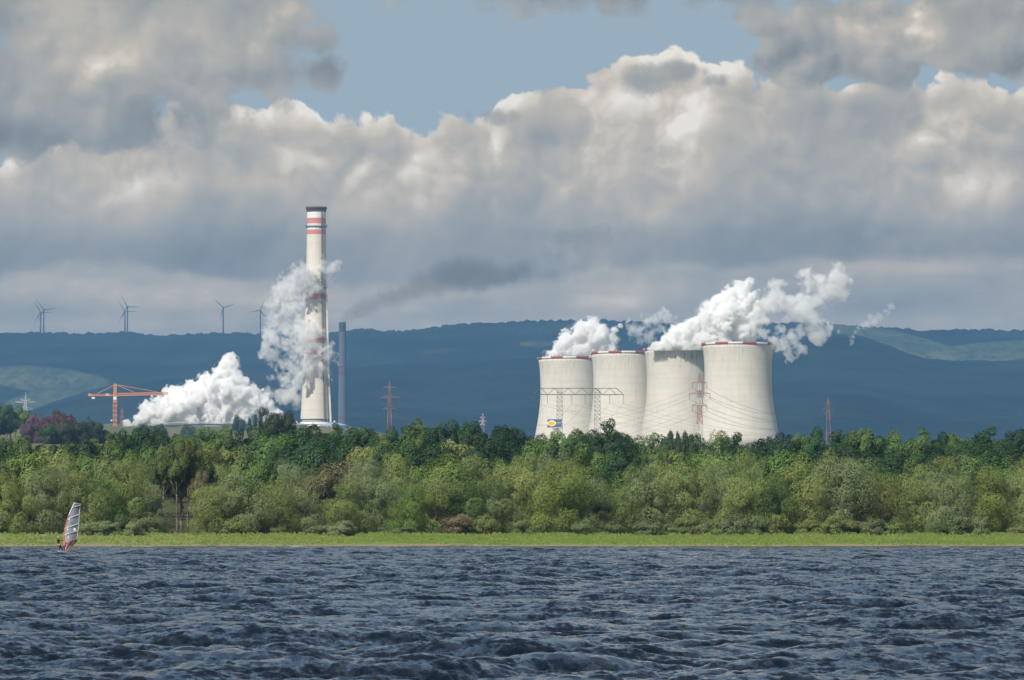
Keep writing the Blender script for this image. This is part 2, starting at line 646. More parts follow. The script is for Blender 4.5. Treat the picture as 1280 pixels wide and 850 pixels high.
def hill_layer(prof, Y0, Y1, Y2, seed, nu=1500, nv=70, rag=5.0):
    u = np.concatenate([np.linspace(-6000, -60, 200, endpoint=False), np.linspace(-60, 1340, nu), np.linspace(1345, 7000, 200)])
    top = np.interp(u, [p[0] for p in prof], [p[1] for p in prof])
    ztop = CAMZ + (658 - top) / F * Y1
    ys = np.concatenate([np.linspace(Y0, Y1, nv), np.linspace(Y1, Y2, 10)[1:]])
    U, YY = np.meshgrid(u, ys)
    X = (U - 640) / F * YY
    s = np.clip((YY - Y0) / (Y1 - Y0), 0, 1)
    base = ground_z(X, np.full_like(X, Y0)) - 12
    sh = (0.55 * s + 0.45 * smooth01(s))
    dip = 1 - 0.25 * smooth01((YY - Y1) / (Y2 - Y1))
    Z = base + (ztop[None, :] - base) * sh * dip
    env = np.sin(np.pi * np.clip(s, 0, 1)) ** 1.0
    Z += vnoise(X / 1400, YY / 1400, seed, 4) * 70 * env * (1 - 0.3 * s)
    nz = vnoise(X / 12, YY / 200, seed + 1, 2, 0.8) * rag * (0.25 + 0.75 * smooth01((s - 0.93) / 0.06)) + vnoise(X / 160, YY / 160, seed + 2, 3) * 6 * np.clip(s * 3, 0, 1)
    Z += nz * np.clip(s * 5, 0, 1)
    return U, X, YY, Z


hm = bpy.data.materials.new('wooded_hillside')
hm.use_nodes = True
t = hm.node_tree
b = t.nodes['Principled BSDF']
b.inputs['Roughness'].default_value = 1.0
b.inputs['Specular IOR Level'].default_value = 0.0
geo = nd(t, 'ShaderNodeNewGeometry').outputs['Position']
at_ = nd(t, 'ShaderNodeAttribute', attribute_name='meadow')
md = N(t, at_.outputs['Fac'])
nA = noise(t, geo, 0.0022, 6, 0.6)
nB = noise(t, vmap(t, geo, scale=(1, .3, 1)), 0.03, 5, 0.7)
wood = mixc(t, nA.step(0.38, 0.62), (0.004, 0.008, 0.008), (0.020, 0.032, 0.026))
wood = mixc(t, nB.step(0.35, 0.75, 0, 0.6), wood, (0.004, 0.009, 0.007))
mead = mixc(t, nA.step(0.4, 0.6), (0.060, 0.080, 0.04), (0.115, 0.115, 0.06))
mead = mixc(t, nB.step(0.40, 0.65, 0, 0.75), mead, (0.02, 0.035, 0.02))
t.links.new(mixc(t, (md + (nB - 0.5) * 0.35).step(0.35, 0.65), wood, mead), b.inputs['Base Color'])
parts_V, parts_F, parts_M, off = [], [], [], 0


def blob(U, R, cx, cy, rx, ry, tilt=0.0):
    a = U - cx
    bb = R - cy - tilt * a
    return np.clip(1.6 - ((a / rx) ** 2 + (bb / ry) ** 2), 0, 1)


for prof, Y0, Y1, Y2, seed, rag in ((RIDGE, 8800, 12200, 15500, 20, 6.0), (MID, 7300, 10600, 11300, 40, 2.6)):
    U, X, YY, Z = hill_layer(prof, Y0, Y1, Y2, seed, rag=rag)
    R = 658 - (Z - CAMZ) / YY * F
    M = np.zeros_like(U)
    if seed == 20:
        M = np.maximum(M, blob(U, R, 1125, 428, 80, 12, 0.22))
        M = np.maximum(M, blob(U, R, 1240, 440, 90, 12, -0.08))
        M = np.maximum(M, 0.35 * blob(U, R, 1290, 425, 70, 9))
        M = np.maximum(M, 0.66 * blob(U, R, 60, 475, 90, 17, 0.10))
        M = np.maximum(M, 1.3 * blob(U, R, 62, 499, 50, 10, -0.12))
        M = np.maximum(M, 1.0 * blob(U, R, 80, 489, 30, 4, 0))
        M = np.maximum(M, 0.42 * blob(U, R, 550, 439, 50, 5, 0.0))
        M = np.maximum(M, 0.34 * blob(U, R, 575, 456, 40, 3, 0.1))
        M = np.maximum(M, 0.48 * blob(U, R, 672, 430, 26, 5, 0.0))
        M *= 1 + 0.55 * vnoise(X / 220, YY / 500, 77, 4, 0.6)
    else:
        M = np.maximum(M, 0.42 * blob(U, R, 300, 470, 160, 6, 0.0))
    nr, nc = U.shape
    parts_V.append(np.stack([X, YY, Z], -1).reshape(-1, 3))
    parts_F.append(grid_faces(nr, nc) + off)
    parts_M.append(M.ravel())
    off += nr * nc
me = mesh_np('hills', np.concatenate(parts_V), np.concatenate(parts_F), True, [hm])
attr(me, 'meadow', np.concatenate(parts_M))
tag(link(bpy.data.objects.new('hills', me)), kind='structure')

# ------------------------------------------------------------------ the lake: wind waves from a wave spectrum
def ocean_tile(Np, L, lam0, lam_lo, lam_hi, wdir, spread, seed):
    r = np.random.default_rng(seed)
    k1 = 2 * np.pi * np.fft.fftfreq(Np, L / Np)
    KX, KY = np.meshgrid(k1, k1, indexing='ij')
    K = np.hypot(KX, KY)
    K[0, 0] = 1e-6
    lam = 2 * np.pi / K
    kp = 2 * np.pi / lam0
    P = K ** -3.9 * np.exp(-1.1 * (kp / K) ** 2.2)
    P *= (lam > lam_lo) * (lam < lam_hi)
    c = (KX * wdir[0] + KY * wdir[1]) / K
    P *= np.where(c > 0, np.abs(c) ** spread, 0.0) + 0.02
    P[0, 0] = 0
    h = np.sqrt(P) * (r.normal(size=P.shape) + 1j * r.normal(size=P.shape))
    H = np.fft.ifft2(h).real
    s = H.std()
    DX = np.fft.ifft2(-1j * KX / K * h).real
    DY = np.fft.ifft2(-1j * KY / K * h).real
    fx = np.fft.ifft2(KX * KX / K * h).real
    fy = np.fft.ifft2(KY * KY / K * h).real
    return [a / s for a in (H, DX, DY, fx + fy)]


def bilerp(A, L, x, y):
    n = A.shape[0]
    gx, gy = x / L * n, y / L * n
    i, j = np.floor(gx).astype(int), np.floor(gy).astype(int)
    fx, fy = gx - i, gy - j
    i0, j0, i1, j1 = i % n, j % n, (i + 1) % n, (j + 1) % n
    return (A[i0, j0] * (1 - fx) + A[i1, j0] * fx) * (1 - fy) + (A[i0, j1] * (1 - fx) + A[i1, j1] * fx) * fy


wd = np.array([0.40, -0.92])
wd /= np.linalg.norm(wd)
T1 = ocean_tile(1024, 110.0, 8.0, 1.2, 40, wd, 3.0, 5)
T2 = ocean_tile(512, 23.0, 0.7, 0.10, 1.4, wd, 0.8, 9)
ys = [3.0]
while ys[-1] < 560:
    y_ = ys[-1]
    ys.append(y_ + max(0.13, 0.13 * (max(y_, 60) / 72) ** 0.75) * (1.0 if y_ > 55 else 4))
ys = np.array(ys)
an = np.concatenate([-np.geomspace(1.6, 0.225, 24, endpoint=False), np.linspace(-0.225, 0.225, 585), np.geomspace(0.225, 1.6, 25)[1:]])
WX = an[None, :] * (ys[:, None] + 6)
WY = np.repeat(ys[:, None], len(an), 1)
H1, A1, B1, J1 = (bilerp(q, 110.0, WX, WY) for q in T1)
H2, A2, B2, J2 = (bilerp(q, 31.0, WX, WY) for q in T2)
gust = 0.75 + 0.6 * smooth01(vnoise(WX / 14, WY / 30, 60, 3) * 1.3 + 0.4)
calm = np.clip((560 - WY) / 110, 0.0, 1) * np.clip(1.15 - WY / 1500, 0, 1)
s1, s2 = 0.118 * gust * (0.25 + 0.75 * calm), 0.020 * gust * (0.5 + 0.5 * calm)
ch = 1.25
WZ = s1 * H1 + s2 * H2
VX = WX + ch * (s1 * A1 + s2 * A2)
VY = WY + ch * (s1 * B1 + s2 * B2)
fold = 1 - ch * (s1 * J1 + 0.5 * s2 * J2)
foam = 0.5 * np.clip((-0.05 - fold) / 0.35, 0, 1) * (H1 > 1.1)
foam *= np.clip(vnoise(WX / 3, WY / 6, 61, 3) * 2.2, 0, 1)
surf = np.clip(1 - np.abs(WY - 545) / 14, 0, 1) * (vnoise(WX / 2.0, WY / 5, 62, 2) > 0.48) * (H1 > 0.3)
foam = np.maximum(foam, surf * 0.8)
Vw = np.stack([VX, VY, WZ], -1).reshape(-1, 3)
Fw = grid_faces(len(ys), len(an))[:, ::-1][:, ::-1]
nW = len(Vw)
ex = 1.6 * 9
Vx = np.array([[-900, -400, 0], [900, -400, 0], [900, 3, 0], [-900, 3, 0], [-ex, 3, -0.01], [ex, 3, -0.01]], float)
Vw = np.concatenate([Vw, Vx[:3], Vx[3:4]])
Fw = np.concatenate([Fw, np.array([[nW, nW + 1, nW + 2, nW + 3]])])
RIP = (1.6, 1.35)
wm = bpy.data.materials.new('lake_water')
wm.use_nodes = True
t = wm.node_tree
b = t.nodes['Principled BSDF']
geo = nd(t, 'ShaderNodeNewGeometry').outputs['Position']
sp = nd(t, 'ShaderNodeSeparateXYZ')
t.links.new(geo, sp.inputs[0])
Yw = N(t, sp.outputs[1])
fo = N(t, nd(t, 'ShaderNodeAttribute', attribute_name='foam').outputs['Fac'])
fn = noise(t, geo, 4.0, 5, 0.7)
fmask = (fo + (fn - 0.55) * 0.9).step(0.30, 0.62) * fo.step(0.02, 0.15)
shal = (Yw + (noise(t, vmap(t, geo, scale=(1, .2, 1)), 0.08, 4, 0.6) - 0.5) * 60.0).step(455, 535)
body = mixc(t, shal, (0.002, 0.008, 0.017), (0.060, 0.055, 0.038))
b.inputs['IOR'].default_value = 1.333
b.inputs['Roughness'].default_value = 0.07
t.links.new(mixc(t, fmask, body, (0.42, 0.45, 0.47)), b.inputs['Base Color'])
rg = fmask * 0.5 + 0.08
t.links.new(rg.s, b.inputs['Roughness'])
# ripples too small for the mesh: their slopes come straight from noise
def slopes(scale, detail, k, loc, squeeze=0.8):
    n = nd(t, 'ShaderNodeTexNoise', noise_dimensions='3D')
    t.links.new(vmap(t, geo, loc=loc, scale=(1, squeeze, 1)), n.inputs['Vector'])
    n.inputs['Scale'].default_value = scale
    n.inputs['Detail'].default_value = detail
    n.inputs['Roughness'].default_value = 0.6
    v = nd(t, 'ShaderNodeVectorMath', operation='MULTIPLY_ADD')
    t.links.new(n.outputs['Color'], v.inputs[0])
    v.inputs[1].default_value = (k * .7, k, 0)
    v.inputs[2].default_value = (-k * .35, -k * .5, 0)
    return v.outputs[0]


def vadd(a_, b_):
    v = nd(t, 'ShaderNodeVectorMath', operation='ADD')
    t.links.new(a_, v.inputs[0])
    t.links.new(b_, v.inputs[1])
    return v.outputs[0]


nrm_ = vadd(nd(t, 'ShaderNodeNewGeometry').outputs['Normal'], vadd(slopes(0.9, 5, RIP[0], (3, 1, 0), 0.6), slopes(5.0, 4, RIP[1], (8, 5, 0), 0.7)))
vn = nd(t, 'ShaderNodeVectorMath', operation='NORMALIZE')
t.links.new(nrm_, vn.inputs[0])
t.links.new(vn.outputs[0], b.inputs['Normal'])
me = mesh_np('lake_water', Vw, Fw, True, [wm])
attr(me, 'foam', np.concatenate([foam.ravel(), np.zeros(4)]))
tag(link(bpy.data.objects.new('water', me)), kind='structure')

# ------------------------------------------------------------------ the power station
def concrete(name, base, ring=1.3, stain=0.0, seed=0.0):
    """board-marked concrete: faint rings every lift, streaks that run down, dark drips below the rim"""
    m = bpy.data.materials.new(name)
    m.use_nodes = True
    t = m.node_tree
    b = t.nodes['Principled BSDF']
    b.inputs['Roughness'].default_value = 0.9
    b.inputs['Specular IOR Level'].default_value = 0.2
    co = nd(t, 'ShaderNodeTexCoord').outputs['Object']
    sp = nd(t, 'ShaderNodeSeparateXYZ')
    t.links.new(co, sp.inputs[0])
    Z = N(t, sp.outputs[2])
    line = (Z * (1.0 / ring))._m('FRACT').step(0.0, 0.22, 1.0, 0.0)
    band = noise(t, vmap(t, co, loc=(seed, 0, 0), scale=(.02, .02, 1.0)), 0.62, 3, 0.6)
    strk = noise(t, vmap(t, co, loc=(seed, 3, 0), scale=(1, 1, .06)), 0.30, 5, 0.6)
    blot = noise(t, vmap(t, co, loc=(seed, 9, 0)), 0.045, 5, 0.6)
    k = 1.0 - line * 0.10 * band.step(0.35, 0.65) - band.step(0.45, 0.70) * 0.06 - strk.step(0.45, 0.8) * 0.10 + blot.step(0.3, 0.7, -0.05, 0.05)
    if stain:
        dr = noise(t, vmap(t, co, loc=(seed, 5, 0), scale=(1, 1, .035)), 0.42, 4, 0.6)
        k = k - dr.step(0.56, 0.66) * (Z + (noise(t, vmap(t, co, scale=(1, 1, .1)), 0.5, 3, 0.6) - 0.5) * 30.0).step(92, 120) * stain
    v = nd(t, 'ShaderNodeVectorMath', operation='SCALE')
    v.inputs[0].default_value = base
    t.links.new(k.s, v.inputs[3])
    t.links.new(v.outputs[0], b.inputs['Base Color'])
    return m


M_con = concrete('pale_concrete', (0.66, 0.61, 0.525), 1.35, 0.22, 1.0)
M_con_dry = concrete('streaked_concrete', (0.64, 0.59, 0.505), 1.35, 0.55, 31.0)
M_con2 = concrete('chimney_concrete', (0.70, 0.64, 0.55), 2.5, 0.0, 7.0)
M_white = material('white_paint', (0.78, 0.76, 0.72), 0.6, vary=0.06, vscale=0.2)
M_red = material('signal_red_paint', (0.46, 0.07, 0.075), 0.6, vary=0.12, vscale=0.2)
M_pink = material('faded_red_paint', (0.56, 0.21, 0.18), 0.8, vary=0.12, vscale=0.3)
M_dark = material('soot_dark_metal', (0.12, 0.055, 0.055), 0.8, vary=0.3, vscale=0.6)
M_grey = material('grey_concrete', (0.30, 0.30, 0.29), 0.9, vary=0.15, vscale=0.2)
M_rust = material('rusty_steel', (0.20, 0.11, 0.07), 0.9, vary=0.2, vscale=0.4)
M_steel = material('galvanised_steel', (0.22, 0.24, 0.23), 0.6, vary=0.15, vscale=0.4)
M_dsteel = material('dark_galvanised_steel', (0.10, 0.115, 0.105), 0.7, vary=0.15, vscale=0.4)
M_silver = material('bright_galvanised_steel', (0.46, 0.48, 0.49), 0.6, vary=0.1, vscale=0.4)
M_pred = material('pylon_red_paint', (0.34, 0.15, 0.11), 0.7, vary=0.15, vscale=0.5)
M_pwhite = material('pylon_white_paint', (0.60, 0.55, 0.50), 0.7, vary=0.1, vscale=0.5)
M_orange = material('crane_orange_paint', (0.66, 0.26, 0.09), 0.6, vary=0.15, vscale=0.5)
M_blue = material('blue_roof_sheet', (0.10, 0.28, 0.55), 0.5, vary=0.15, vscale=0.3)
M_pblue = material('pale_blue_roof_sheet', (0.33, 0.42, 0.50), 0.5, vary=0.15, vscale=0.3)
M_ins = material('glass_insulator', (0.09, 0.12, 0.12), 0.4, vary=0.1)
M_wire = material('conductor_wire', (0.08, 0.08, 0.085), 0.6, vary=0.05)
M_turb = material('turbine_cloud_shaded_paint', (0.045, 0.05, 0.06), 0.7, vary=0.05, vscale=0.05)  # pale turbine paint, with the cloud shadow over the ridge darkened into its colour

RPROF = [(0, 50.5), (9, 48.2), (20, 45.8), (35, 42.9), (52, 40.0), (68, 38.1), (80, 37.4), (92, 37.4), (102, 37.7), (110, 38.2), (115, 38.8), (119, 39.5), (122, 40.0)]


def cooling_tower(px, Y, rim_py, label, mat, scale_r=1.0, banner=False, rot=0.0):
    top = at(px, rim_py, Y).z
    x = at(px, rim_py, Y).x
    z0 = top - 125.0
    root = empty('cooling_tower', (x, Y, z0), 0)
    tag(root, label, 'cooling tower', 'four cooling towers standing in a row')
    outer = [(r * scale_r, z) for z, r in RPROF if z >= 9]
    inner = [(r - 0.7, z) for r, z in outer][::-1]
    mb = MB().lathe(outer + inner, 96, closed=True)
    mb.build('shell', mat, root)
    # parapet walkway with red and white panels
    mb = MB()
    r = 40.0 * scale_r
    prof = [(r - 0.8, 122.05), (r + 0.5, 122.0), (r + 1.3, 122.9), (r + 1.3, 124.6), (r + 0.9, 124.6), (r + 0.9, 123.2), (r - 0.8, 123.2)]
    mb.lathe(prof, 96, smooth=False, closed=True, mf=lambda i, k: 0 if ((i * 360 / 96 + 90 - rot) % 360) // 22.5 % 2 == 0 else 1)
    mb.build('rim_walkway', [M_red, M_white], root)
    # raking columns that carry the shell above the air inlet
    mb = MB()
    n = 44
    for i in range(n):
        a0 = 2 * math.pi * i / n
        for s in (-1, 1):
            a1 = a0 + s * math.pi / n
            mb.bar((50.2 * scale_r * math.cos(a0), 50.2 * scale_r * math.sin(a0), -1), (47.8 * scale_r * math.cos(a1), 47.8 * scale_r * math.sin(a1), 9.4), 0.9)
    mb.build('support_columns', M_grey, root)
    MB().lathe([(53 * scale_r, -3), (53 * scale_r, 0.6), (52 * scale_r, 0.6), (52 * scale_r, -3)], 64, closed=True).build('basin', M_grey, root)
    if banner:
        def rad(z):
            return float(np.interp(z, [q[0] for q in RPROF], [q[1] for q in RPROF])) * scale_r

        def wrap(pts, off):
            res = []
            for u, v in pts:
                w = at(u, v, Y - 36)
                zz = w.z - z0
                R_ = rad(zz) + off
                dxm = max(-0.97, min(0.97, (w.x * (Y / (Y - 36)) * 0.0 + (w.x - x)) / R_))
                a = math.asin(dxm)
                res.append((R_ * math.sin(a), -R_ * math.cos(a), zz))
            return res

        def patch(u0, u1, v0, v1, off, nn=8):
            vs = wrap([(u0 + (u1 - u0) * i / nn, v1 + (v0 - v1) * j) for j in (0, 1) for i in range(nn + 1)], off)
            return vs, [(i, i + 1, nn + 2 + i, nn + 1 + i) for i in range(nn)]
        b_ = MB()
        b_.add(*patch(684.4, 702.0, 524.0, 534.0, 0.35))
        ban = b_.build('banner', material('banner_blue', (0.045, 0.07, 0.26), 0.7), root, 'blue banner with a yellow oval')
        b_ = MB()
        for (cx, cy, rx, ry, off, mi) in ((689.8, 529.1, 5.4, 3.75, 0.5, 1), (689.8, 529.1, 4.9, 3.25, 0.65, 0)):
            K = 28
            ring = wrap([(cx + rx * math.cos(2 * math.pi * k / K), cy - ry * math.sin(2 * math.pi * k / K)) for k in range(K)] + [(cx, cy)], off)
            b_.add(ring, [(k, (k + 1) % K, K) for k in range(K)], mi)
        # lettering, too small in the photograph to be read
        def stroke(u0, v0, u1, v1, off=0.8, w=0.45, mi=2):
            dx_, dy_ = u1 - u0, v1 - v0
            l = math.hypot(dx_, dy_)
            nx, ny = -dy_ / l * w / 2, dx_ / l * w / 2
            b_.add(wrap([(u0 + nx, v0 + ny), (u1 + nx, v1 + ny), (u1 - nx, v1 - ny), (u0 - nx, v0 - ny)], off), [(0, 1, 2, 3)], mi)
        for q, g in enumerate(('v', 'e', 'e', 'f')):
            u = 686.6 + q * 1.7
            if g == 'v':
                stroke(u - .5, 527.9, u, 530.0); stroke(u, 530.0, u + .5, 527.9)
            else:
                stroke(u - .4, 527.9, u - .4, 530.1); stroke(u - .4, 528.0, u + .5, 528.0); stroke(u - .4, 529.0, u + .4, 529.0)
                if g == 'e': stroke(u - .4, 530.0, u + .5, 530.0)
        for q in range(3):
            u = 697.2 + q * 1.6
            stroke(u - .4, 528.2, u + .5, 528.2, .5, .4, 0); stroke(u - .4, 529.9, u + .5, 529.9, .5, .4, 0); stroke(u - .3, 528.2, u - .3, 530, .5, .4, 0)
        b_.build('emblem', [material('emblem_yellow', (0.85, 0.62, 0.03), 0.7), material('emblem_pale', (0.8, 0.8, 0.7), 0.7), material('emblem_orange', (0.45, 0.28, 0.04), 0.7)], ban)
    return root


TOWERS = [cooling_tower(714.0, 4460, 446.6, 'pale concrete cooling tower bearing a small blue and yellow banner', M_con, banner=True, rot=6),
          cooling_tower(781.4, 4321, 440.0, 'cooling tower standing between the bannered tower and the drip-stained tower', M_con, rot=12),
          cooling_tower(849.0, 4229, 435.4, 'cooling tower with dark drip stains below its rim', M_con_dry, rot=8),
          cooling_tower(922.5, 4100, 428.8, 'largest looking cooling tower, at the right end of the row', M_con, rot=3)]

# ---- the tall striped chimney
CY = 4600
cx0, ztop = at(395.5, 259, CY).x, at(395.5, 259, CY).z
zb = gz(cx0, CY) - 2


def row_z(py, Y=CY):
    return at(395.5, py, Y).z - zb


chim = empty('striped_chimney', (cx0, CY, zb))
tag(chim, 'very tall cream chimney with faded red bands and a dark crown', 'chimney')
PR = [(524, 19.2), (500, 17.9), (480, 16.9), (443, 15.4), (437.7, 15.2), (429, 14.9), (423, 14.7), (409, 14.2), (375, 13.2), (368, 13.0), (340, 12.55), (300, 12.1), (293.5, 12.0), (287.5, 11.95), (280, 11.85), (273, 11.8), (265.5, 11.75)]
red_z = [(437.7, 443), (423, 429), (368, 375), (287.5, 293.5), (273, 280)]
prof = [(r, row_z(y)) for y, r in PR]


def chim_mat(i, k):
    if k >= len(PR) - 1:
        return 0
    ym = (PR[k][0] + PR[k + 1][0]) / 2
    if any(a < ym < b for a, b in red_z):
        return 1
    return 2 if ym < 287.5 or 429 < ym < 437.7 else 0


MB().lathe(prof, 64, mf=chim_mat).build('shaft', [M_con2, M_pink, M_white], chim)
MB().lathe([(19.2, row_z(524) - 6), (19.6, row_z(524) - 3.9), (17.9, row_z(524) - 3.8), (17.9, row_z(524) + .05)], 64).build('base_recess', M_grey, chim)
MB().lathe([(20.4, -2), (20.4, row_z(524) - 4.5), (19.0, row_z(524) - 4.0)], 64).build('plinth', M_white, chim)
mb = MB().lathe([(11.8, row_z(265.4)), (12.3, row_z(264)), (12.6, row_z(261.6)), (13.0, row_z(261.5)), (13.3, row_z(259.2)), (12.9, row_z(259)), (9.5, row_z(259.3)), (9.5, row_z(266))], 64)
for i in range(40):
    a = 2 * math.pi * i / 40
    mb.bar((13.1 * math.cos(a), 13.1 * math.sin(a), row_z(259)), (13.1 * math.cos(a), 13.1 * math.sin(a), row_z(258)), 0.18)
mb.build('crown_gallery', M_dark, chim)


def gallery(py, r, parent, name='gallery', mat=None, partial=None, h=1.3):
    mb = MB()
    n = 48
    rngi = range(n)
    for i in rngi:
        a0, a1 = 2 * math.pi * i / n, 2 * math.pi * (i + 1) / n
        am = math.degrees((a0 + a1) / 2)
        if partial and not (partial[0] < am < partial[1]):
            continue
        z = row_z(py)
        q = [(r - 1.6, z), (r + .5, z), (r + .5, z + .25), (r - 1.6, z + .25)]
        vs = [(rr * math.cos(a), rr * math.sin(a), zz) for a in (a0, a1) for rr, zz in q]
        mb.add(vs, [(0, 1, 5, 4), (1, 2, 6, 5), (2, 3, 7, 6), (0, 3, 2, 1), (4, 5, 6, 7)])
        mb.bar((r * math.cos(a0), r * math.sin(a0), z), (r * math.cos(a0), r * math.sin(a0), z + h), 0.14)
        for zz in (.6, h):
            mb.bar((r * math.cos(a0), r * math.sin(a0), z + zz), (r * math.cos(a1), r * math.sin(a1), z + zz), 0.12)
        if i % 3 == 0:
            mb.bar((r * math.cos(a0), r * math.sin(a0), z), ((r - 1.9) * math.cos(a0), (r - 1.9) * math.sin(a0), z - 3), 0.3)
    return mb.build(name, mat or M_steel, parent)


gallery(283.5, 13.3, chim, mat=M_dsteel, h=2.6)
gallery(360, 14.6, chim, mat=M_pred, h=3.5, partial=(250, 359))
gallery(437, 16.6, chim, mat=M_steel)


def chim_r(z):
    zs = [row_z(y) for y, _ in PR]
    return float(np.interp(z, zs, [r for _, r in PR]))


for nm, ang, off, w, m_, y0, y1 in (('ladder', 306, .5, 1.1, M_rust, 526, 266), ('lift_duct', 338, 1.0, 2.6, M_con2, 528, 360), ('cable_tray', 322, .4, .6, M_grey, 528, 262)):
    mb = MB()
    a = math.radians(ang)
    ysx = np.linspace(y0, y1, 22)
    pts = [((chim_r(row_z(y)) + off) * math.cos(a), (chim_r(row_z(y)) + off) * math.sin(a), row_z(y)) for y in ysx]
    for p, q in zip(pts[:-1], pts[1:]):
        mb.bar(p, q, w)
    mb.build(nm, m_, chim)

# ---- the plain grey chimney farther off
gy = 8000
gx, gzt = at(428.0, 403, gy).x, at(428.0, 403, gy).z
g0 = gz(gx, gy) - 5
gch = tag(empty('grey_chimney', (gx, gy, g0)), 'distant grey chimney with a dark top, right of the tall striped chimney', 'chimney')


def gzr(py):
    return at(428, py, gy).z - g0


gp = [(9.6, 0), (9.2, gzr(530)), (9.0, gzr(523)), (8.98, gzr(520.5)), (8.2, gzr(469)), (8.15, gzr(464)), (8.1, gzr(461)), (8.05, gzr(457.5)), (7.6, gzr(415)), (7.45, gzr(404)), (7.7, gzr(403.5)), (7.7, gzr(403)), (6, gzr(403)), (6, gzr(410))]
gmats = {2: 1, 4: 1, 6: 1, 8: 2, 9: 2, 10: 2, 11: 2, 12: 2}
MB().lathe(gp, 40, mf=lambda i, k: gmats.get(k, 0)).build('shaft', [material('weathered_grey_concrete', (0.105, 0.11, 0.12), 0.9, vscale=0.05), material('dull_red_paint', (0.15, 0.035, 0.05), 0.8), material('sooty_concrete', (0.045, 0.05, 0.065), 0.9)], gch)

# ---- low round buildings at the foot of the striped chimney
def tank(px, py_eave, py_top, half_px, Y, label, roof_m, wall_m, name, cat, band=None):
    c = at(px, py_eave, Y)
    g = gz(c.x, Y) - 2
    r = half_px * mpp(Y)
    root = tag(empty(name, (c.x, Y, g)), label, cat)
    ze, zt = c.z - g, at(px, py_top, Y).z - g
    mb = MB().lathe([(r, 0), (r, ze)], 56)
    for i in range(28):
        a = 2 * math.pi * i / 28
        mb.bar((r * math.cos(a), r * math.sin(a), 0), (r * math.cos(a), r * math.sin(a), ze - .4), .5)
    mb.build('wall', wall_m, root)
    roof = MB().lathe([(r + .6, ze - .3), (r + .6, ze + .4), (r * .97, ze + .5), (r * .55, ze + (zt - ze) * .6), (r * .08, zt), (0.01, zt + .1)], 56, smooth=False).build('roof', roof_m, root)
    if band:
        MB().lathe([(r + .15, ze - band), (r + .15, ze - .35)], 56).build('wall_band', M_blue, root)
    MB().box(-.8, .8, -.8, .8, zt - .2, zt + 1.8).build('vent', M_white, roof)
    return root


tank(418, 532.3, 527.6, 17.8, 4480, 'round tank with a shallow blue roof at the foot of the striped chimney', M_pblue, M_white, 'storage_tank', 'tank', band=2.6)
tank(370.5, 531.8, 528.2, 13.5, 4470, 'round tank with a dull pale roof half hidden behind the tall dark green tree', material('dull_roof_sheet', (0.25, 0.26, 0.24), 0.6), M_grey, 'storage_tank', 'tank')
# long low white hall
c = at(390.5, 530.2, 4500)
hb = tag(empty('low_white_building', (c.x, 4500, gz(c.x, 4500) - 1)), 'low white flat-roofed building at the foot of the striped chimney', 'building')
H_ = c.z - hb.location.z
wl = MB().box(-11, 11, 0, 14, 0, H_).build('wall', M_white, hb)
MB().box(-11.6, 11.6, -.6, 14.6, H_ + .01, H_ + .6).build('roof', M_white, hb)
for k in range(5):
    MB().box(-9.6 + k * 4.1, -6.8 + k * 4.1, -.06, .3, H_ - 4.2, H_ - 2.4).build('window', M_dark, hb)
MB().box(-11.03, 11.03, -.05, .2, H_ - 5.6, H_ - 5.0).build('ledge', M_rust, hb)

# ---- lattice work
def lattice(mb, c, h0, h1, z0, z1, n, w, m=lambda k: 0, brace=0.6, diag=True):
    """a square lattice mast: half-width h0 at z0 to h1 at z1, n bays"""
    def cor(k):
        f = k / n
        h = h0 + (h1 - h0) * f
        z = z0 + (z1 - z0) * f
        return [Vector((c[0] + sx * h, c[1] + sy * h, z)) for sx, sy in ((-1, -1), (1, -1), (1, 1), (-1, 1))]
    for k in range(n):
        A, B = cor(k), cor(k + 1)
        for i in range(4):
            j = (i + 1) % 4
            mb.bar(A[i], B[i], w, m=m(k))
            mb.bar(B[i], B[j], w * brace, m=m(k))
            if diag:
                mb.bar(A[i], B[j], w * brace, m=m(k))
                mb.bar(A[j], B[i], w * brace, m=m(k))
    return mb


def insulator(mb, p, L, r):
    for k in range(6):
        mb.bar((p[0], p[1], p[2] - L * k / 6), (p[0], p[1], p[2] - L * (k + .7) / 6), r * 2, r * 1.2, 6)
    mb.bar(p, (p[0], p[1], p[2] - L), r * .6)


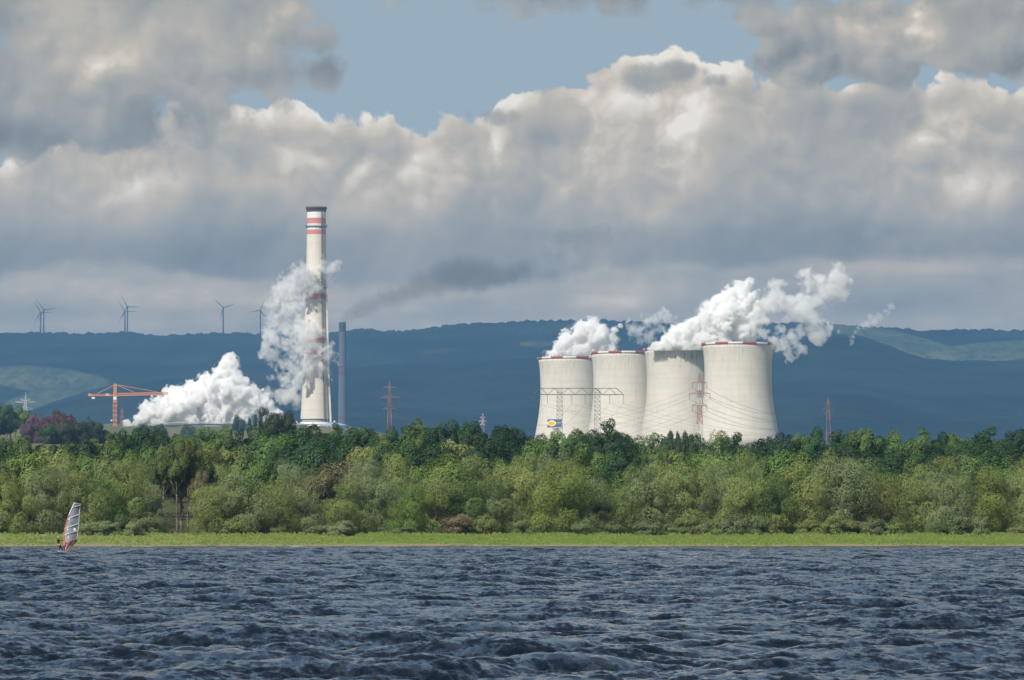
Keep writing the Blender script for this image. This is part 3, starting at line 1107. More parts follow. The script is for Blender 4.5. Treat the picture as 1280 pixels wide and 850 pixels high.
def pylon(px, Y, top_py, arms, half_base, half_top, mats, label, w=0.42, base_py=None, yaw=0.0, band=3, ins=3.2, arm_up=0.0, spire=0.0):
    """arms: (row of the photograph, half length in photo pixels)"""
    T = at(px, top_py, Y)
    g = gz(T.x, Y) - 1.0
    root = tag(empty('lattice_pylon', (T.x, Y, g), yaw), label, 'power pylon')
    H = T.z - g
    za = [at(px, a[0], Y).z - g for a in arms]
    zs = min(za)
    n1_ = max(4, int(zs / (half_base * 2.2)))
    mf = (lambda k: (k // band) % 2)
    mb = MB()
    lattice(mb, (0, 0), half_base, half_top, 0, zs, n1_, w, mf)
    lattice(mb, (0, 0), half_top, half_top * .42, zs, H - spire - half_top * 1.2, max(3, int((H - zs) / (half_top * 2.0))), w * .8, lambda k: ((k + n1_) // band) % 2)
    for sx, sy in ((-1, -1), (1, -1), (1, 1), (-1, 1)):
        mb.bar((sx * half_top * .42, sy * half_top * .42, H - spire - half_top * 1.2), (0, 0, H - spire * .5), w * .7)
    if spire:
        mb.bar((0, 0, H - spire), (0, 0, H), w * .6)
    mb.build('mast', mats, root)
    tips = []
    for (ar, hl), z in zip(arms, za):
        L = hl * mpp(Y)
        am = MB()
        hw = half_top * (0.42 + 0.58 * (H - z) / max(1, H - zs)) if H > zs else half_top
        for s in (-1, 1):
            tip = Vector((s * L, 0, z + arm_up))
            for yy in (-1, 1):
                am.bar((s * hw, yy * hw, z), tip, w * .75)
                am.bar((s * hw, yy * hw, z + hw * 1.5), tip, w * .6)
            for f in (.3, .6):
                am.bar((s * (hw + (L - hw) * f), -hw * (1 - f), z + arm_up * f), (s * (hw + (L - hw) * f), hw * (1 - f), z + arm_up * f), w * .5)
                am.bar((s * (hw + (L - hw) * (f - .3)), -hw * (1.3 - f), z + arm_up * f), (s * (hw + (L - hw) * f), hw * (1 - f), z + arm_up * f), w * .5)
        for yy in (-1, 1):
            am.bar((-hw, yy * hw, z), (hw, yy * hw, z), w * .75)
        arm = am.build('cross_arm', mats[0], root)
        for s in (-1, 1):
            im = MB()
            insulator(im, (s * L, 0, z + arm_up), ins, .28)
            im.build('insulator', M_ins, arm)
            tips.append(root.matrix_basis @ Vector((s * L, 0, z + arm_up - ins)) if False else Vector((T.x, Y, g)) + Vector((s * L * math.cos(yaw), s * L * math.sin(yaw), z + arm_up - ins)))
    return root, tips


P5, tips5 = pylon(874.5, 2900, 466.5, [(507, 9), (492, 13), (478.5, 9)], 3.1, 1.55, [M_pred, M_pwhite], 'red and white lattice pylon in front of the two right-hand cooling towers', w=.44, band=2, ins=4.2)
P2, tips2 = pylon(487, 3300, 475, [(511, 8), (497, 12), (484.5, 8)], 2.6, 1.5, [M_pred, M_rust], 'red lattice pylon between the grey chimney and the cooling towers', w=.28, band=2, ins=3.4, spire=3)
P6, tips6 = pylon(1035.3, 3700, 497, [(517, 5), (511.5, 8), (504.5, 5)], 2.7, 1.6, [M_rust, M_pred], 'faint red lattice pylon standing alone to the right of the cooling towers', w=.26, band=2, ins=2.8, yaw=0.0)
P3, tips3 = pylon(603.5, 5400, 517, [(531, 3.5), (526.5, 5), (522, 3.5)], 3.0, 1.6, [M_pwhite, M_pred], 'tiny faint pylon between the red pylon and the first cooling tower', w=.5, band=3, ins=2.6)
P1, tips1 = pylon(32.0, 3600, 489.8, [(512.3, 9.2), (503.6, 12.8), (500.6, 6.2)], 2.9, 1.8, [M_silver, M_silver], 'bright silver lattice pylon above the wooded knoll at the far left', w=.40, ins=2.0, spire=6, arm_up=0.8)

# ---- the wide portal pylon in front of the first two towers
PY = 2500
mm = mpp(PY)
pc = at(723, 493, PY)
g = gz(pc.x, PY) - 1
por = tag(empty('portal_pylon', (pc.x, PY, g)), 'wide grey portal pylon with two lattice legs in front of the left-hand cooling towers', 'power pylon')


def pz(py):
    return at(723, py, PY).z - g


for lx in (699.5, 746.8):
    mb = MB()
    lattice(mb, ((lx - 723) * mm, 0), 2.15, 1.75, 0, pz(485.2), 17, .23, brace=.7)
    mb.build('leg', M_steel, por)
mb = MB()
zt_, zb_ = pz(485.3), pz(493.2)
L0, L1 = (676 - 723) * mm, (770.5 - 723) * mm
E0, E1 = (667.5 - 723) * mm, (779.5 - 723) * mm
for sy in (-1.2, 1.2):
    mb.bar((L0, sy, zt_), (L1, sy, zt_), .34)
    mb.bar((L0, sy, zb_), (L1, sy, zb_), .42)
    mb.bar((L1, sy, zt_), (E1, sy * .3, zb_), .34)
    mb.bar((L1, sy, zb_), (E1, sy * .3, zb_), .36)
    mb.bar((L0, sy, zt_), (E0, sy * .3, pz(491.5)), .34)
    mb.bar((E0, sy * .3, pz(491.5)), (L0 + 3, sy, zb_), .2)
    nb = 11
    for k in range(nb):
        xa, xb = L0 + (L1 - L0) * k / nb, L0 + (L1 - L0) * (k + 1) / nb
        mb.bar((xa, sy, zt_ if k % 2 == 0 else zb_), (xb, sy, zb_ if k % 2 == 0 else zt_), .24)
for k in range(nb + 1):
    xa = L0 + (L1 - L0) * k / nb
    mb.bar((xa, -1.2, zt_), (xa, 1.2, zt_), .18)
    mb.bar((xa, -1.2, zb_), (xa, 1.2, zb_), .18)
mb.build('beam', M_dsteel, por)
ptips = []
for px in (667.6, 684.2, 714.8, 731.5, 762.0, 779.2):
    im = MB()
    xx = (px - 723) * mm
    zz = zb_ if px > 670 else pz(491.5)
    insulator(im, (xx, 0, zz), pz(493.2) - pz(504.4), .22)
    im.build('insulator', M_ins, por)
    ptips.append(Vector((pc.x + xx, PY, g + zz - (pz(493.2) - pz(504.4)))))

# ---- overhead wires
def cable(a, b, sag, r, label, name='power_line'):
    mb = MB()
    n = 26
    pts = []
    for i in range(n + 1):
        f = i / n
        p = Vector(a).lerp(Vector(b), f)
        p.z -= sag * 4 * f * (1 - f)
        pts.append(p)
    mb.tube(pts, r, 4)
    o = mb.build(name, M_wire)
    return tag(o, label, 'power line', 'overhead wires strung between the pylons')


nm_arm = ['lower', 'middle', 'upper']
for i, tp in enumerate(tips5):
    side = 'left' if i % 2 == 0 else 'right'
    cable(tp, tips6[i], 14, .075, f'wire from the {side} {nm_arm[i // 2]} arm of the red and white pylon to the lone pylon')
    e = at(1340, [517, 517, 511, 511, 504, 504][i] + (-8 if i > 3 else -3), 3900)
    cable(tips6[i], Vector((e.x + (i % 2) * 9, e.y, e.z)), 9, .10, f'wire from the {side} {nm_arm[i // 2]} arm of the lone right-hand pylon running off right')
    e = tips2[i]
    cable(tp, e, 30, .045, f'sagging wire between the {side} {nm_arm[i // 2]} arms of the two red pylons')
ord6 = ['first', 'second', 'third', 'fourth', 'fifth', 'sixth']
for i, tp in enumerate(ptips):
    e = at(980 + 22 * i, 536, 3950)
    cable(tp, e, 14, .035, f'thin wire from the {ord6[i]} insulator of the portal pylon to the right')
    e = at(560 + 20 * i, 560, 1650)
    cable(tp, e, 8, .03, f'thin wire from the {ord6[i]} insulator of the portal pylon down behind the trees')

# ---- wind turbines on the ridge
def ridge_row(px):
    return float(np.interp(px, [p[0] for p in RIDGE], [p[1] for p in RIDGE]))


TU = [(50.8, 390.4, (42.3, 376.0), 'lower wind turbine of the pair above the silver pylon'),
      (54.7, 387.2, (45.6, 374.4), 'higher wind turbine of the pair above the silver pylon'),
      (156.2, 389.7, (148.0, 376.0), 'lower wind turbine of the pair above the orange crane'),
      (159.3, 383.5, (152.5, 371.7), 'higher wind turbine of the pair above the orange crane'),
      (279.1, 384.6, (268.4, 374.9), 'lone wind turbine with blades spread like a letter Y above the steam bank'),
      (325.4, 388.1, (331.6, 372.0), 'lone wind turbine with one blade pointing left, nearest the striped chimney')]
TYY = 12150
for k, (hx, hy, tip, lab) in enumerate(TU):
    hub = at(hx, hy, TYY)
    g = at(hx, ridge_row(hx) + 1.5, TYY).z - 14
    root = tag(empty('wind_turbine', (hub.x, TYY, g)), lab, 'wind turbine', 'wind turbines on the ridge')
    H = hub.z - g
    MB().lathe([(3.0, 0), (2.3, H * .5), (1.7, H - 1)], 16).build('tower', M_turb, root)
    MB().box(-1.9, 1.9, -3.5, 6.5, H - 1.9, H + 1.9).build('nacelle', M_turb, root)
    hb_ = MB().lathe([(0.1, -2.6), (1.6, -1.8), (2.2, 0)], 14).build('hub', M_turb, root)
    hb_.rotation_euler = (math.radians(90), 0, 0)
    hb_.location = (0, -3.6, H)
    a0 = math.atan2(tip[0] - hx, hy - tip[1])
    for j in range(3):
        a = a0 + j * 2 * math.pi / 3
        L = 42.0
        bl_ = MB()
        secs = [(1.5, 1.2, 1.1), (6, 2.0, .9), (14, 1.7, .6), (28, 1.1, .35), (L, .35, .12)]
        vs = []
        for z, c_, th in secs:
            vs += [(-c_ * .5, -4.6 - th, z), (c_ * .9, -4.6, z), (-c_ * .5, -4.6 + th, z)]
        ca, sa = math.cos(a), math.sin(a)
        vs = [(x * ca + z * sa, y, -x * sa + z * ca + H) for x, y, z in vs]
        fs = []
        for q in range(len(secs) - 1):
            for i in range(3):
                fs.append((q * 3 + i, q * 3 + (i + 1) % 3, q * 3 + 3 + (i + 1) % 3, q * 3 + 3 + i))
        fs += [(0, 2, 1), (12, 13, 14)]
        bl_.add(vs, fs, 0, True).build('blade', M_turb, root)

# ---- the tower crane
KY = 4300
km = mpp(KY)
kc = at(143.8, 528, KY)
g = gz(kc.x, KY) - 1.5
kr = tag(empty('tower_crane', (kc.x, KY, g)), 'orange tower crane with a long jib reaching into the white steam bank', 'crane')


def kz(py):
    return at(143.8, py, KY).z - g


def kx(px):
    return (px - 143.8) * km


mb = MB()
lattice(mb, (0, 0), 1.9, 1.9, 0, kz(503), 11, .75, lambda k: k % 2, brace=.7)
mb.build('mast', [M_pred, M_orange], kr)
MB().box(-2.3, 2.3, -2.3, 2.3, kz(502.9), kz(500)).build('slewing_ring', M_orange, kr)
MB().box(kx(141.9), kx(145.8), -3.2, -1.2, kz(499.8), kz(495.8)).build('cab', M_white, kr)
mb = MB()
lattice(mb, (0, 0), 1.7, 1.3, kz(499.9), kz(480), 8, .7, brace=.7)
mb.build('tower_head', M_orange, kr)
mb = MB()
nb = 22
xa, xb = kx(146), kx(210)
za0, za1 = kz(494.8), kz(492.8)
for k in range(nb):
    f0, f1 = k / nb, (k + 1) / nb
    x0, x1 = xa + (xb - xa) * f0, xa + (xb - xa) * f1
    b0, b1 = za0 + (za1 - za0) * f0, za0 + (za1 - za0) * f1
    h0, h1 = 2.9 - .6 * f0, 2.9 - .6 * f1
    for sy in (-1.1, 1.1):
        mb.bar((x0, sy, b0), (x1, sy, b1), .7)
        mb.bar((x0, sy, b0), ((x0 + x1) / 2, 0, (b0 + b1) / 2 + h0), .4)
        mb.bar(((x0 + x1) / 2, 0, (b0 + b1) / 2 + h0), (x1, sy, b1), .4)
    mb.bar((x0, 0, b0 + h0), (x1, 0, b1 + h1), .7)
    mb.bar((x0, -1.1, b0), (x0, 1.1, b0), .35)
mb.build('jib', M_orange, kr)
mb = MB()
for sy in (-1.2, 1.2):
    mb.bar((kx(142), sy, kz(494.6)), (kx(111), sy, kz(494.6)), .8)
    mb.bar((kx(142), sy, kz(492.8)), (kx(111), sy, kz(493.2)), .5)
for k in range(9):
    mb.bar((kx(112 + k * 3.5), -1.2, kz(494.6)), (kx(112 + k * 3.5), 1.2, kz(494.6)), .5)
mb.build('counter_jib', M_orange, kr)
MB().box(kx(110), kx(114.5), -1.8, 1.8, kz(495.0), kz(492.0)).build('ballast', M_orange, kr)
MB().box(kx(114.6), kx(118.4), -1.5, 1.5, kz(498.5), kz(496.4)).build('winch', M_white, kr)
MB().box(kx(132), kx(136.5), -1.4, 1.4, kz(494.2), kz(492.0)).build('motor_housing', M_pwhite, kr)
for q, (tx, tz) in enumerate(((196, 489.8), (168, 490.4), (121, 492.4))):
    MB().bar((0, 0, kz(480.5)), (kx(tx), 0, kz(tz)), .5).build('tie_rod', M_orange, kr)
MB().bar((kx(152), 0, kz(494.2)), (kx(152), 0, kz(507)), .22).build('hoist_rope', M_wire, kr)

c = at(152.6, 510, 4350)
g = gz(c.x, 4350) - 1
ms = tag(empty('lattice_mast', (c.x, 4350, g)), 'thin red lattice mast just right of the orange crane', 'mast')
mb = MB()
lattice(mb, (0, 0), 1.6, 1.0, 0, c.z - g, 8, .45, lambda k: k % 2, brace=.6)
mb.build('lattice_shaft', [M_pred, M_rust], ms)
for k in (.55, .85):
    MB().box(-3.2, 3.2, -.25, .25, (c.z - g) * k, (c.z - g) * k + .5).build('bracket', M_rust, ms)
c = at(139.3, 526, 3600)
g = gz(c.x, 3600) - .5
lp = tag(empty('lamp_post', (c.x, 3600, g)), 'thin dark lamp post on the field left of the crane foot', 'lamp post')
MB().bar((0, 0, 0), (0, 0, c.z - g), .5, .35, 8).build('pole', M_dsteel, lp)
MB().box(-.9, .9, -.4, .4, c.z - g - .1, c.z - g + .9).build('lamp_head', M_white, lp)

# ---- long pipe bridge with a railing in front of the steam bank
BYY = 4230
def brow(px):
    return float(np.interp(px, [150, 185, 215, 250, 290, 330, 372], [536, 534.2, 532.2, 531.2, 531.6, 532.6, 534.5]))
c = at(260, 531, BYY)
g = gz(c.x, BYY)
br = tag(empty('pipe_bridge', (c.x, BYY, g)), 'long low pipe bridge with a pale railing across the foot of the steam bank', 'bridge')
P_ = [at(px, brow(px), BYY) - Vector((c.x, BYY, g)) for px in np.linspace(185, 372, 58)]
dk, rl, pp = MB(), MB(), MB()
for a, b_ in zip(P_[:-1], P_[1:]):
    dk.bar(a, b_, 1.0)
    rl.bar(a + Vector((0, -1.5, 3.3)), b_ + Vector((0, -1.5, 3.3)), .7)
    pp.bar(a + Vector((0, 1.8, 1.0)), b_ + Vector((0, 1.8, 1.0)), 1.5, n=8)
dk.build('deck', M_dsteel, br)
rl.build('top_rail', M_pwhite, br)
pp.build('pipe', M_steel, br)
for k, p in enumerate(P_):
    MB().bar(p + Vector((0, -1.5, 0)), p + Vector((0, -1.5, 3.1)), .8).build('post', M_dsteel, br)
    if k % 8 == 4:
        MB().bar(Vector((p.x, 0, gz(c.x + p.x, BYY) - g - 1)), p - Vector((0, 0, .6)), .9).build('trestle', M_dsteel, br)
# pale wall of a low hall behind the bridge
c = at(297, 533.3, 4262)
g = gz(c.x, 4262) - 1
wl = tag(empty('low_hall', (c.x, 4262, g)), 'long low pale hall just below the railing of the pipe bridge', 'building')
hh = c.z - g
MB().box(-66, 66, 0, 12, 0, hh).build('wall', material('pale_hall_sheet', (0.48, 0.46, 0.40), .8, vscale=.05), wl)
MB().box(-66.5, 66.5, -.5, 12.5, hh + .01, hh + .5).build('roof', M_steel, wl)
for k in range(12):
    MB().box(-60 + k * 10.4, -56 + k * 10.4, -.05, .3, hh * .3, hh * .75).build('window', M_dark, wl)

# ------------------------------------------------------------------ steam and smoke
import openvdb as vdb


def noise3(shape, beta, seed, lo=0.0, aniso=(1, 1, 1)):
    r = np.random.default_rng(seed)
    k = np.meshgrid(*[np.fft.fftfreq(n) * a for n, a in zip(shape, aniso)], indexing='ij')
    K = np.sqrt(k[0] ** 2 + k[1] ** 2 + k[2] ** 2)
    K[0, 0, 0] = 1
    A = K ** (-beta / 2)
    A[K < lo] *= 0.15
    A[0, 0, 0] = 0
    n = np.fft.ifftn(np.fft.fftn(r.normal(size=shape)) * A).real
    return n / n.std()


def vapour_mat(name, color, dens, aniso=-0.22):
    m = bpy.data.materials.new(name)
    m.use_nodes = True
    t = m.node_tree
    t.nodes.clear()
    o_ = nd(t, 'ShaderNodeOutputMaterial')
    v = nd(t, 'ShaderNodeVolumePrincipled')
    v.inputs['Color'].default_value = tuple(color) + (1,)
    v.inputs['Density'].default_value = dens
    v.inputs['Anisotropy'].default_value = aniso
    t.links.new(v.outputs[0], o_.inputs['Volume'])
    return m


def plume(name, label, cat, blobs, Y, vox, shells, amp=0.35, amp2=0.10, seed=1, lo=0.02, squash=0.8, beta=4.6, pad=10, group=None, floor_z=None, minv=250):
    """blobs: (px, py, radius px, [depth offset m]); shells: (iso, material) outermost first"""
    S = mpp(Y)
    B = []
    for b_ in blobs:
        p = at(b_[0], b_[1], Y)
        B.append((p.x, Y + (b_[3] if len(b_) > 3 else 0.0), p.z, b_[2] * S))
    lo_ = np.array([min(b[i] - b[3] for b in B) for i in range(3)]) - pad
    hi_ = np.array([max(b[i] + b[3] for b in B) for i in range(3)]) + pad
    n = np.ceil((hi_ - lo_) / vox).astype(int)
    n += n % 2
    ax = [lo_[i] + vox * np.arange(n[i]) for i in range(3)]
    G = np.full(tuple(n), -3.0, np.float32)
    for x, y, z, r in B:
        sl = tuple(slice(max(0, int((c - 2.2 * r - lo_[i]) / vox)), max(1, int((c + 2.2 * r - lo_[i]) / vox) + 2)) for i, c in enumerate((x, y, z)))
        X, Y3, Z = np.meshgrid(ax[0][sl[0]], ax[1][sl[1]], ax[2][sl[2]], indexing='ij')
        d = np.sqrt((X - x) ** 2 + ((Y3 - y) / squash) ** 2 + (Z - z) ** 2) / r
        v = (1 - d).astype(np.float32)
        k = 0.12
        h = np.clip(0.5 + 0.5 * (v - G[sl]) / k, 0, 1)
        G[sl] = G[sl] * (1 - h) + v * h + k * h * (1 - h)
    rm = np.median([b[3] for b in B])
    nz = noise3(tuple(n), beta, seed, lo)
    bil = np.abs(noise3(tuple(n), beta + .1, seed + 50, lo * 2))
    G += amp * (0.55 * nz + 0.6 * (0.8 - 1.0 * bil)).astype(np.float32) * 0.6
    G += amp2 * (noise3(tuple(n), 3.2, seed + 99, lo * 5)).astype(np.float32) * 0.6
    for i in range(3):
        s0 = [slice(None)] * 3
        s0[i] = slice(0, 1); G[tuple(s0)] = -3
        s0[i] = slice(-1, None); G[tuple(s0)] = -3
    if floor_z is not None:
        G[:, :, ax[2] < floor_z] = -3
    root = None
    for q, (iso, mat_) in enumerate(shells):
        g_ = vdb.FloatGrid(-3.0)
        g_.copyFromArray(G)
        P, Q = g_.convertToQuads(isovalue=iso)
        P = P * vox + lo_
        P, Q = drop_small(P, Q, minv if q == 0 else 60)
        me = mesh_np(name, P, Q[:, ::-1], True, [mat_])
        if q == 0:
            o = bpy.data.objects.new(name, me)
            link(o)
            tag(o, label, cat, group)
            root = o
        else:
            o = bpy.data.objects.new('dense_core', me)
            link(o, root)
    return root


def drop_small(P, Q, minv):
    """forget specks of fewer than minv vertices"""
    lab = np.arange(len(P))
    while True:
        m = lab[Q].min(1)
        new = lab.copy()
        for c in range(4):
            np.minimum.at(new, Q[:, c], m)
        new = new[new]
        if (new == lab).all():
            break
        lab = new
    cnt = np.bincount(lab, minlength=len(P))
    keep = cnt[lab] >= minv
    idx = np.cumsum(keep) - 1
    Qk = Q[keep[Q[:, 0]]]
    return P[keep], idx[Qk]


WHITE = (0.997, 0.996, 0.995)
V_edge = vapour_mat('steam_thin', WHITE, 0.05)
V_core = vapour_mat('steam_dense', WHITE, 0.32)
V_wisp = vapour_mat('steam_wispy', WHITE, 0.022)
V_wcore = vapour_mat('steam_wispy_core', WHITE, 0.06)
V_veil = vapour_mat('steam_veil', WHITE, 0.010)

# the big white bank behind the pipe bridge
bank = [(209, 490, 6), (212, 495, 9), (160, 529, 7), (172, 523, 10), (186, 515, 13), (203, 507, 14), (219, 500, 15), (212, 518, 18), (232, 510, 22), (247, 494, 17), (262, 482, 15), (275, 468, 12), (282, 460, 10), (291, 456, 10),
        (290, 474, 16), (277, 492, 22), (298, 498, 21), (306, 480, 9), (315, 490, 12), (318, 507, 17), (333, 512, 12), (344, 520, 9), (300, 520, 20), (270, 520, 22), (240, 526, 18), (200, 527, 14), (327, 525, 12)]
plume('steam_bank', 'large bright white bank of steam on the ground behind the pipe bridge', 'steam', bank, 4350, 0.92, [(-0.13, V_veil), (-0.04, V_edge), (0.04, V_core)], amp=.58, amp2=.17, seed=5, lo=0.02, squash=1.0, beta=4.1, floor_z=at(250, 534, 4350).z)

# ragged steam drifting up round the striped chimney
wr = [(398, 330, 13), (412, 338, 10), (384, 338, 14), (372, 350, 15), (360, 362, 15), (384, 360, 13), (350, 378, 15), (368, 382, 17), (340, 396, 13), (336, 414, 12), (355, 402, 16), (348, 424, 15), (338, 440, 11), (350, 450, 12), (362, 440, 10),
      (352, 470, 9), (346, 490, 7), (330, 488, 7), (375, 400, 13), (385, 420, 14), (392, 440, 16), (385, 458, 15), (397, 462, 11), (372, 476, 9), (368, 494, 9), (378, 500, 6), (372, 428, 10), (345, 340, 4), (418, 330, 6), (332, 468, 5), (408, 448, 6), (360, 486, 6), (327, 430, 5)]
wr = [b_ + ((75 if b_[0] < 366 else 62 if b_[0] < 379 else 14),) for b_ in wr]
plume('ragged_steam', 'ragged torn steam rising round the striped chimney', 'steam', wr, 4566, 1.0, [(0.0, V_wisp), (0.22, V_wcore)], amp=1.35, amp2=.5, seed=21, lo=0.012, squash=0.75, beta=4.2, minv=150)

# steam of the left-hand tower
s1 = [(690, 444, 9), (703, 439, 14), (718, 438, 16), (732, 438, 16), (712, 424, 12), (726, 418, 14), (738, 412, 12), (745, 425, 15), (742, 405, 7), (752, 415, 9), (762, 424, 9), (757, 436, 12), (768, 412, 5), (775, 407, 4)]
plume('tower_steam', 'white steam cloud leaning right over the left-hand cooling tower', 'steam', s1, 4460, 0.95, [(-0.18, V_veil), (-0.06, V_edge), (0.10, V_core)], amp=.6, amp2=.26, seed=31, lo=0.03, squash=.9, floor_z=at(714, 449, 4460).z)
# loose puff beyond it
s2 = [(798, 412, 10), (808, 405, 9), (820, 400, 9), (833, 399, 6), (842, 402, 6), (812, 417, 8), (802, 424, 5), (826, 410, 5), (845, 396, 3)]
plume('steam_puff', 'loose torn puff of steam above the second cooling tower', 'steam', s2, 4430, 0.9, [(-0.05, V_wisp), (0.22, V_wcore)], amp=1.3, amp2=.5, seed=42, lo=0.02, squash=.9, minv=120)
# the big plume over the two right-hand towers
s3 = [(822, 434, 10), (835, 429, 13), (850, 424, 16), (866, 418, 17), (880, 410, 18), (858, 432, 15), (890, 398, 18), (903, 386, 17), (915, 374, 16), (928, 362, 13), (936, 356, 9), (930, 374, 16), (918, 392, 20), (905, 410, 20), (880, 428, 18),
      (938, 388, 12), (944, 404, 13), (925, 412, 16), (938, 424, 11), (900, 428, 15)]
plume('tower_steam', 'tall bright steam plume leaning right over the third and fourth cooling towers', 'steam', s3, 4190, 0.95, [(-0.16, V_veil), (-0.05, V_edge), (0.05, V_core)], amp=.54, amp2=.18, seed=55, lo=0.025, squash=.9, beta=4.2, floor_z=at(850, 438.5, 4190).z)
s4 = [(952, 392, 9), (960, 382, 12), (970, 374, 13), (976, 362, 11), (968, 356, 8), (988, 378, 12), (998, 386, 13), (1003, 372, 13), (1012, 356, 14), (1024, 348, 14), (1040, 345, 12), (1050, 352, 9), (1052, 366, 9), (1036, 364, 14), (1020, 376, 13), (1010, 392, 13),
      (1018, 404, 10), (1022, 418, 9), (1024, 428, 5), (1036, 412, 6), (1048, 414, 4), (1005, 342, 5), (1062, 352, 4), (984, 398, 6)]
plume('drifting_steam', 'billowing steam drifting right of the tall plume with a ragged lower edge', 'steam', s4, 4150, 0.95, [(-0.10, V_wisp), (0.12, vapour_mat('steam_middling', WHITE, 0.075))], amp=.85, amp2=.3, seed=63, lo=0.02, squash=.85, minv=150)
s5 = [(955, 418, 7), (968, 424, 8), (980, 430, 9), (992, 424, 8), (998, 436, 7), (985, 442, 7), (975, 410, 5), (1000, 416, 5), (990, 446, 4), (945, 414, 5), (970, 400, 3)]
plume('torn_steam', 'torn scraps of steam hanging just right of the fourth cooling tower rim', 'steam', s5, 4080, 0.9, [(-0.02, V_wisp), (0.25, V_wcore)], amp=1.4, amp2=.5, seed=71, lo=0.015, squash=.8, minv=100)
s6 = [(1065, 427, 3.5), (1066, 421, 3.5), (1069, 415, 4), (1073, 410, 4.5), (1078, 407, 5), (1084, 405, 5), (1092, 402, 5), (1100, 395, 5), (1108, 389, 5), (1114, 384, 5), (1088, 396, 4), (1064, 430, 2.4)]
plume('steam_wisp', 'thin curved wisp of steam farthest to the right above the ridge', 'steam', s6, 4150, 0.8, [(-0.05, V_wcore)], amp=.55, amp2=.35, seed=83, lo=0.03, squash=.8, minv=60)
# dark smoke of the grey chimney
V_smoke = vapour_mat('dark_smoke', (0.26, 0.235, 0.225), 0.0050)
V_smoke2 = vapour_mat('dark_smoke_core', (0.26, 0.235, 0.225), 0.0065)
s7 = [(428.5, 402, 5.5), (431, 398.5, 7), (436, 394.5, 9), (444, 390, 10), (450, 387, 11), (457, 384, 12), (467, 381, 11), (480, 375, 12), (492, 372, 13), (505, 366, 14), (518, 362, 14), (530, 354, 16), (545, 350, 18), (560, 344, 19), (575, 342, 20), (592, 340, 19), (608, 340, 17), (624, 344, 15), (640, 342, 13), (655, 336, 13), (600, 352, 13)]
plume('dark_smoke_plume', 'dark grey smoke trailing right from the distant grey chimney', 'smoke', s7, 7900, 2.2, [(-0.22, V_smoke), (0.02, V_smoke2), (0.22, V_smoke2)], amp=.30, amp2=.12, seed=91, lo=0.03, squash=.8, minv=200)
s8 = [(640, 338, 12), (654, 336, 13), (668, 330, 14), (684, 322, 15), (700, 318, 17), (718, 312, 17), (735, 305, 16), (752, 298, 15), (705, 300, 14), (690, 342, 12), (722, 330, 12)]
plume('thin_smoke_plume', 'thin faded end of the grey smoke trail high above the left-hand cooling tower', 'smoke', s8, 7900, 2.4, [(-0.10, vapour_mat('faded_smoke', (0.25, 0.26, 0.28), 0.0018)), (0.12, bpy.data.materials['dark_smoke'])], amp=.7, amp2=.2, seed=95, lo=0.03, squash=.8, minv=300)

# ------------------------------------------------------------------ trees and bushes
def leaf_mat(name, rough=0.55, trans=0.20):
    m = bpy.data.materials.new(name)
    m.use_nodes = True
    t = m.node_tree
    t.nodes.clear()
    o_ = nd(t, 'ShaderNodeOutputMaterial')
    oi = nd(t, 'ShaderNodeObjectInfo')
    at_ = nd(t, 'ShaderNodeAttribute', attribute_name='leaf')
    lf = N(t, at_.outputs['Fac'])
    hs = nd(t, 'ShaderNodeHueSaturation')
    put(t, hs.inputs['Hue'], lf.step(0, 1, 0.482, 0.518, 'LINEAR'))
    put(t, hs.inputs['Value'], lf.step(0, 1, 0.60, 1.40, 'LINEAR'))
    t.links.new(oi.outputs['Color'], hs.inputs['Color'])
    d = nd(t, 'ShaderNodeBsdfDiffuse')
    tr = nd(t, 'ShaderNodeBsdfTranslucent')
    g = nd(t, 'ShaderNodeBsdfGlossy')
    g.inputs['Roughness'].default_value = rough
    g.inputs['Color'].default_value = (.8, .85, .8, 1)
    for x in (d, tr):
        t.links.new(hs.outputs[0], x.inputs['Color'])
    m1, m2 = nd(t, 'ShaderNodeMixShader'), nd(t, 'ShaderNodeMixShader')
    m1.inputs[0].default_value = trans
    t.links.new(d.outputs[0], m1.inputs[1])
    t.links.new(tr.outputs[0], m1.inputs[2])
    m2.inputs[0].default_value = 0.03
    t.links.new(m1.outputs[0], m2.inputs[1])
    t.links.new(g.outputs[0], m2.inputs[2])
    t.links.new(m2.outputs[0], o_.inputs[0])
    return m


M_leaf = leaf_mat('leaves')
M_bark = material('bark', (0.09, 0.07, 0.05), 0.9, vary=0.3, vscale=2.0)
M_barkp = material('pale_bark', (0.17, 0.13, 0.10), 0.9, vary=0.3, vscale=2.0)


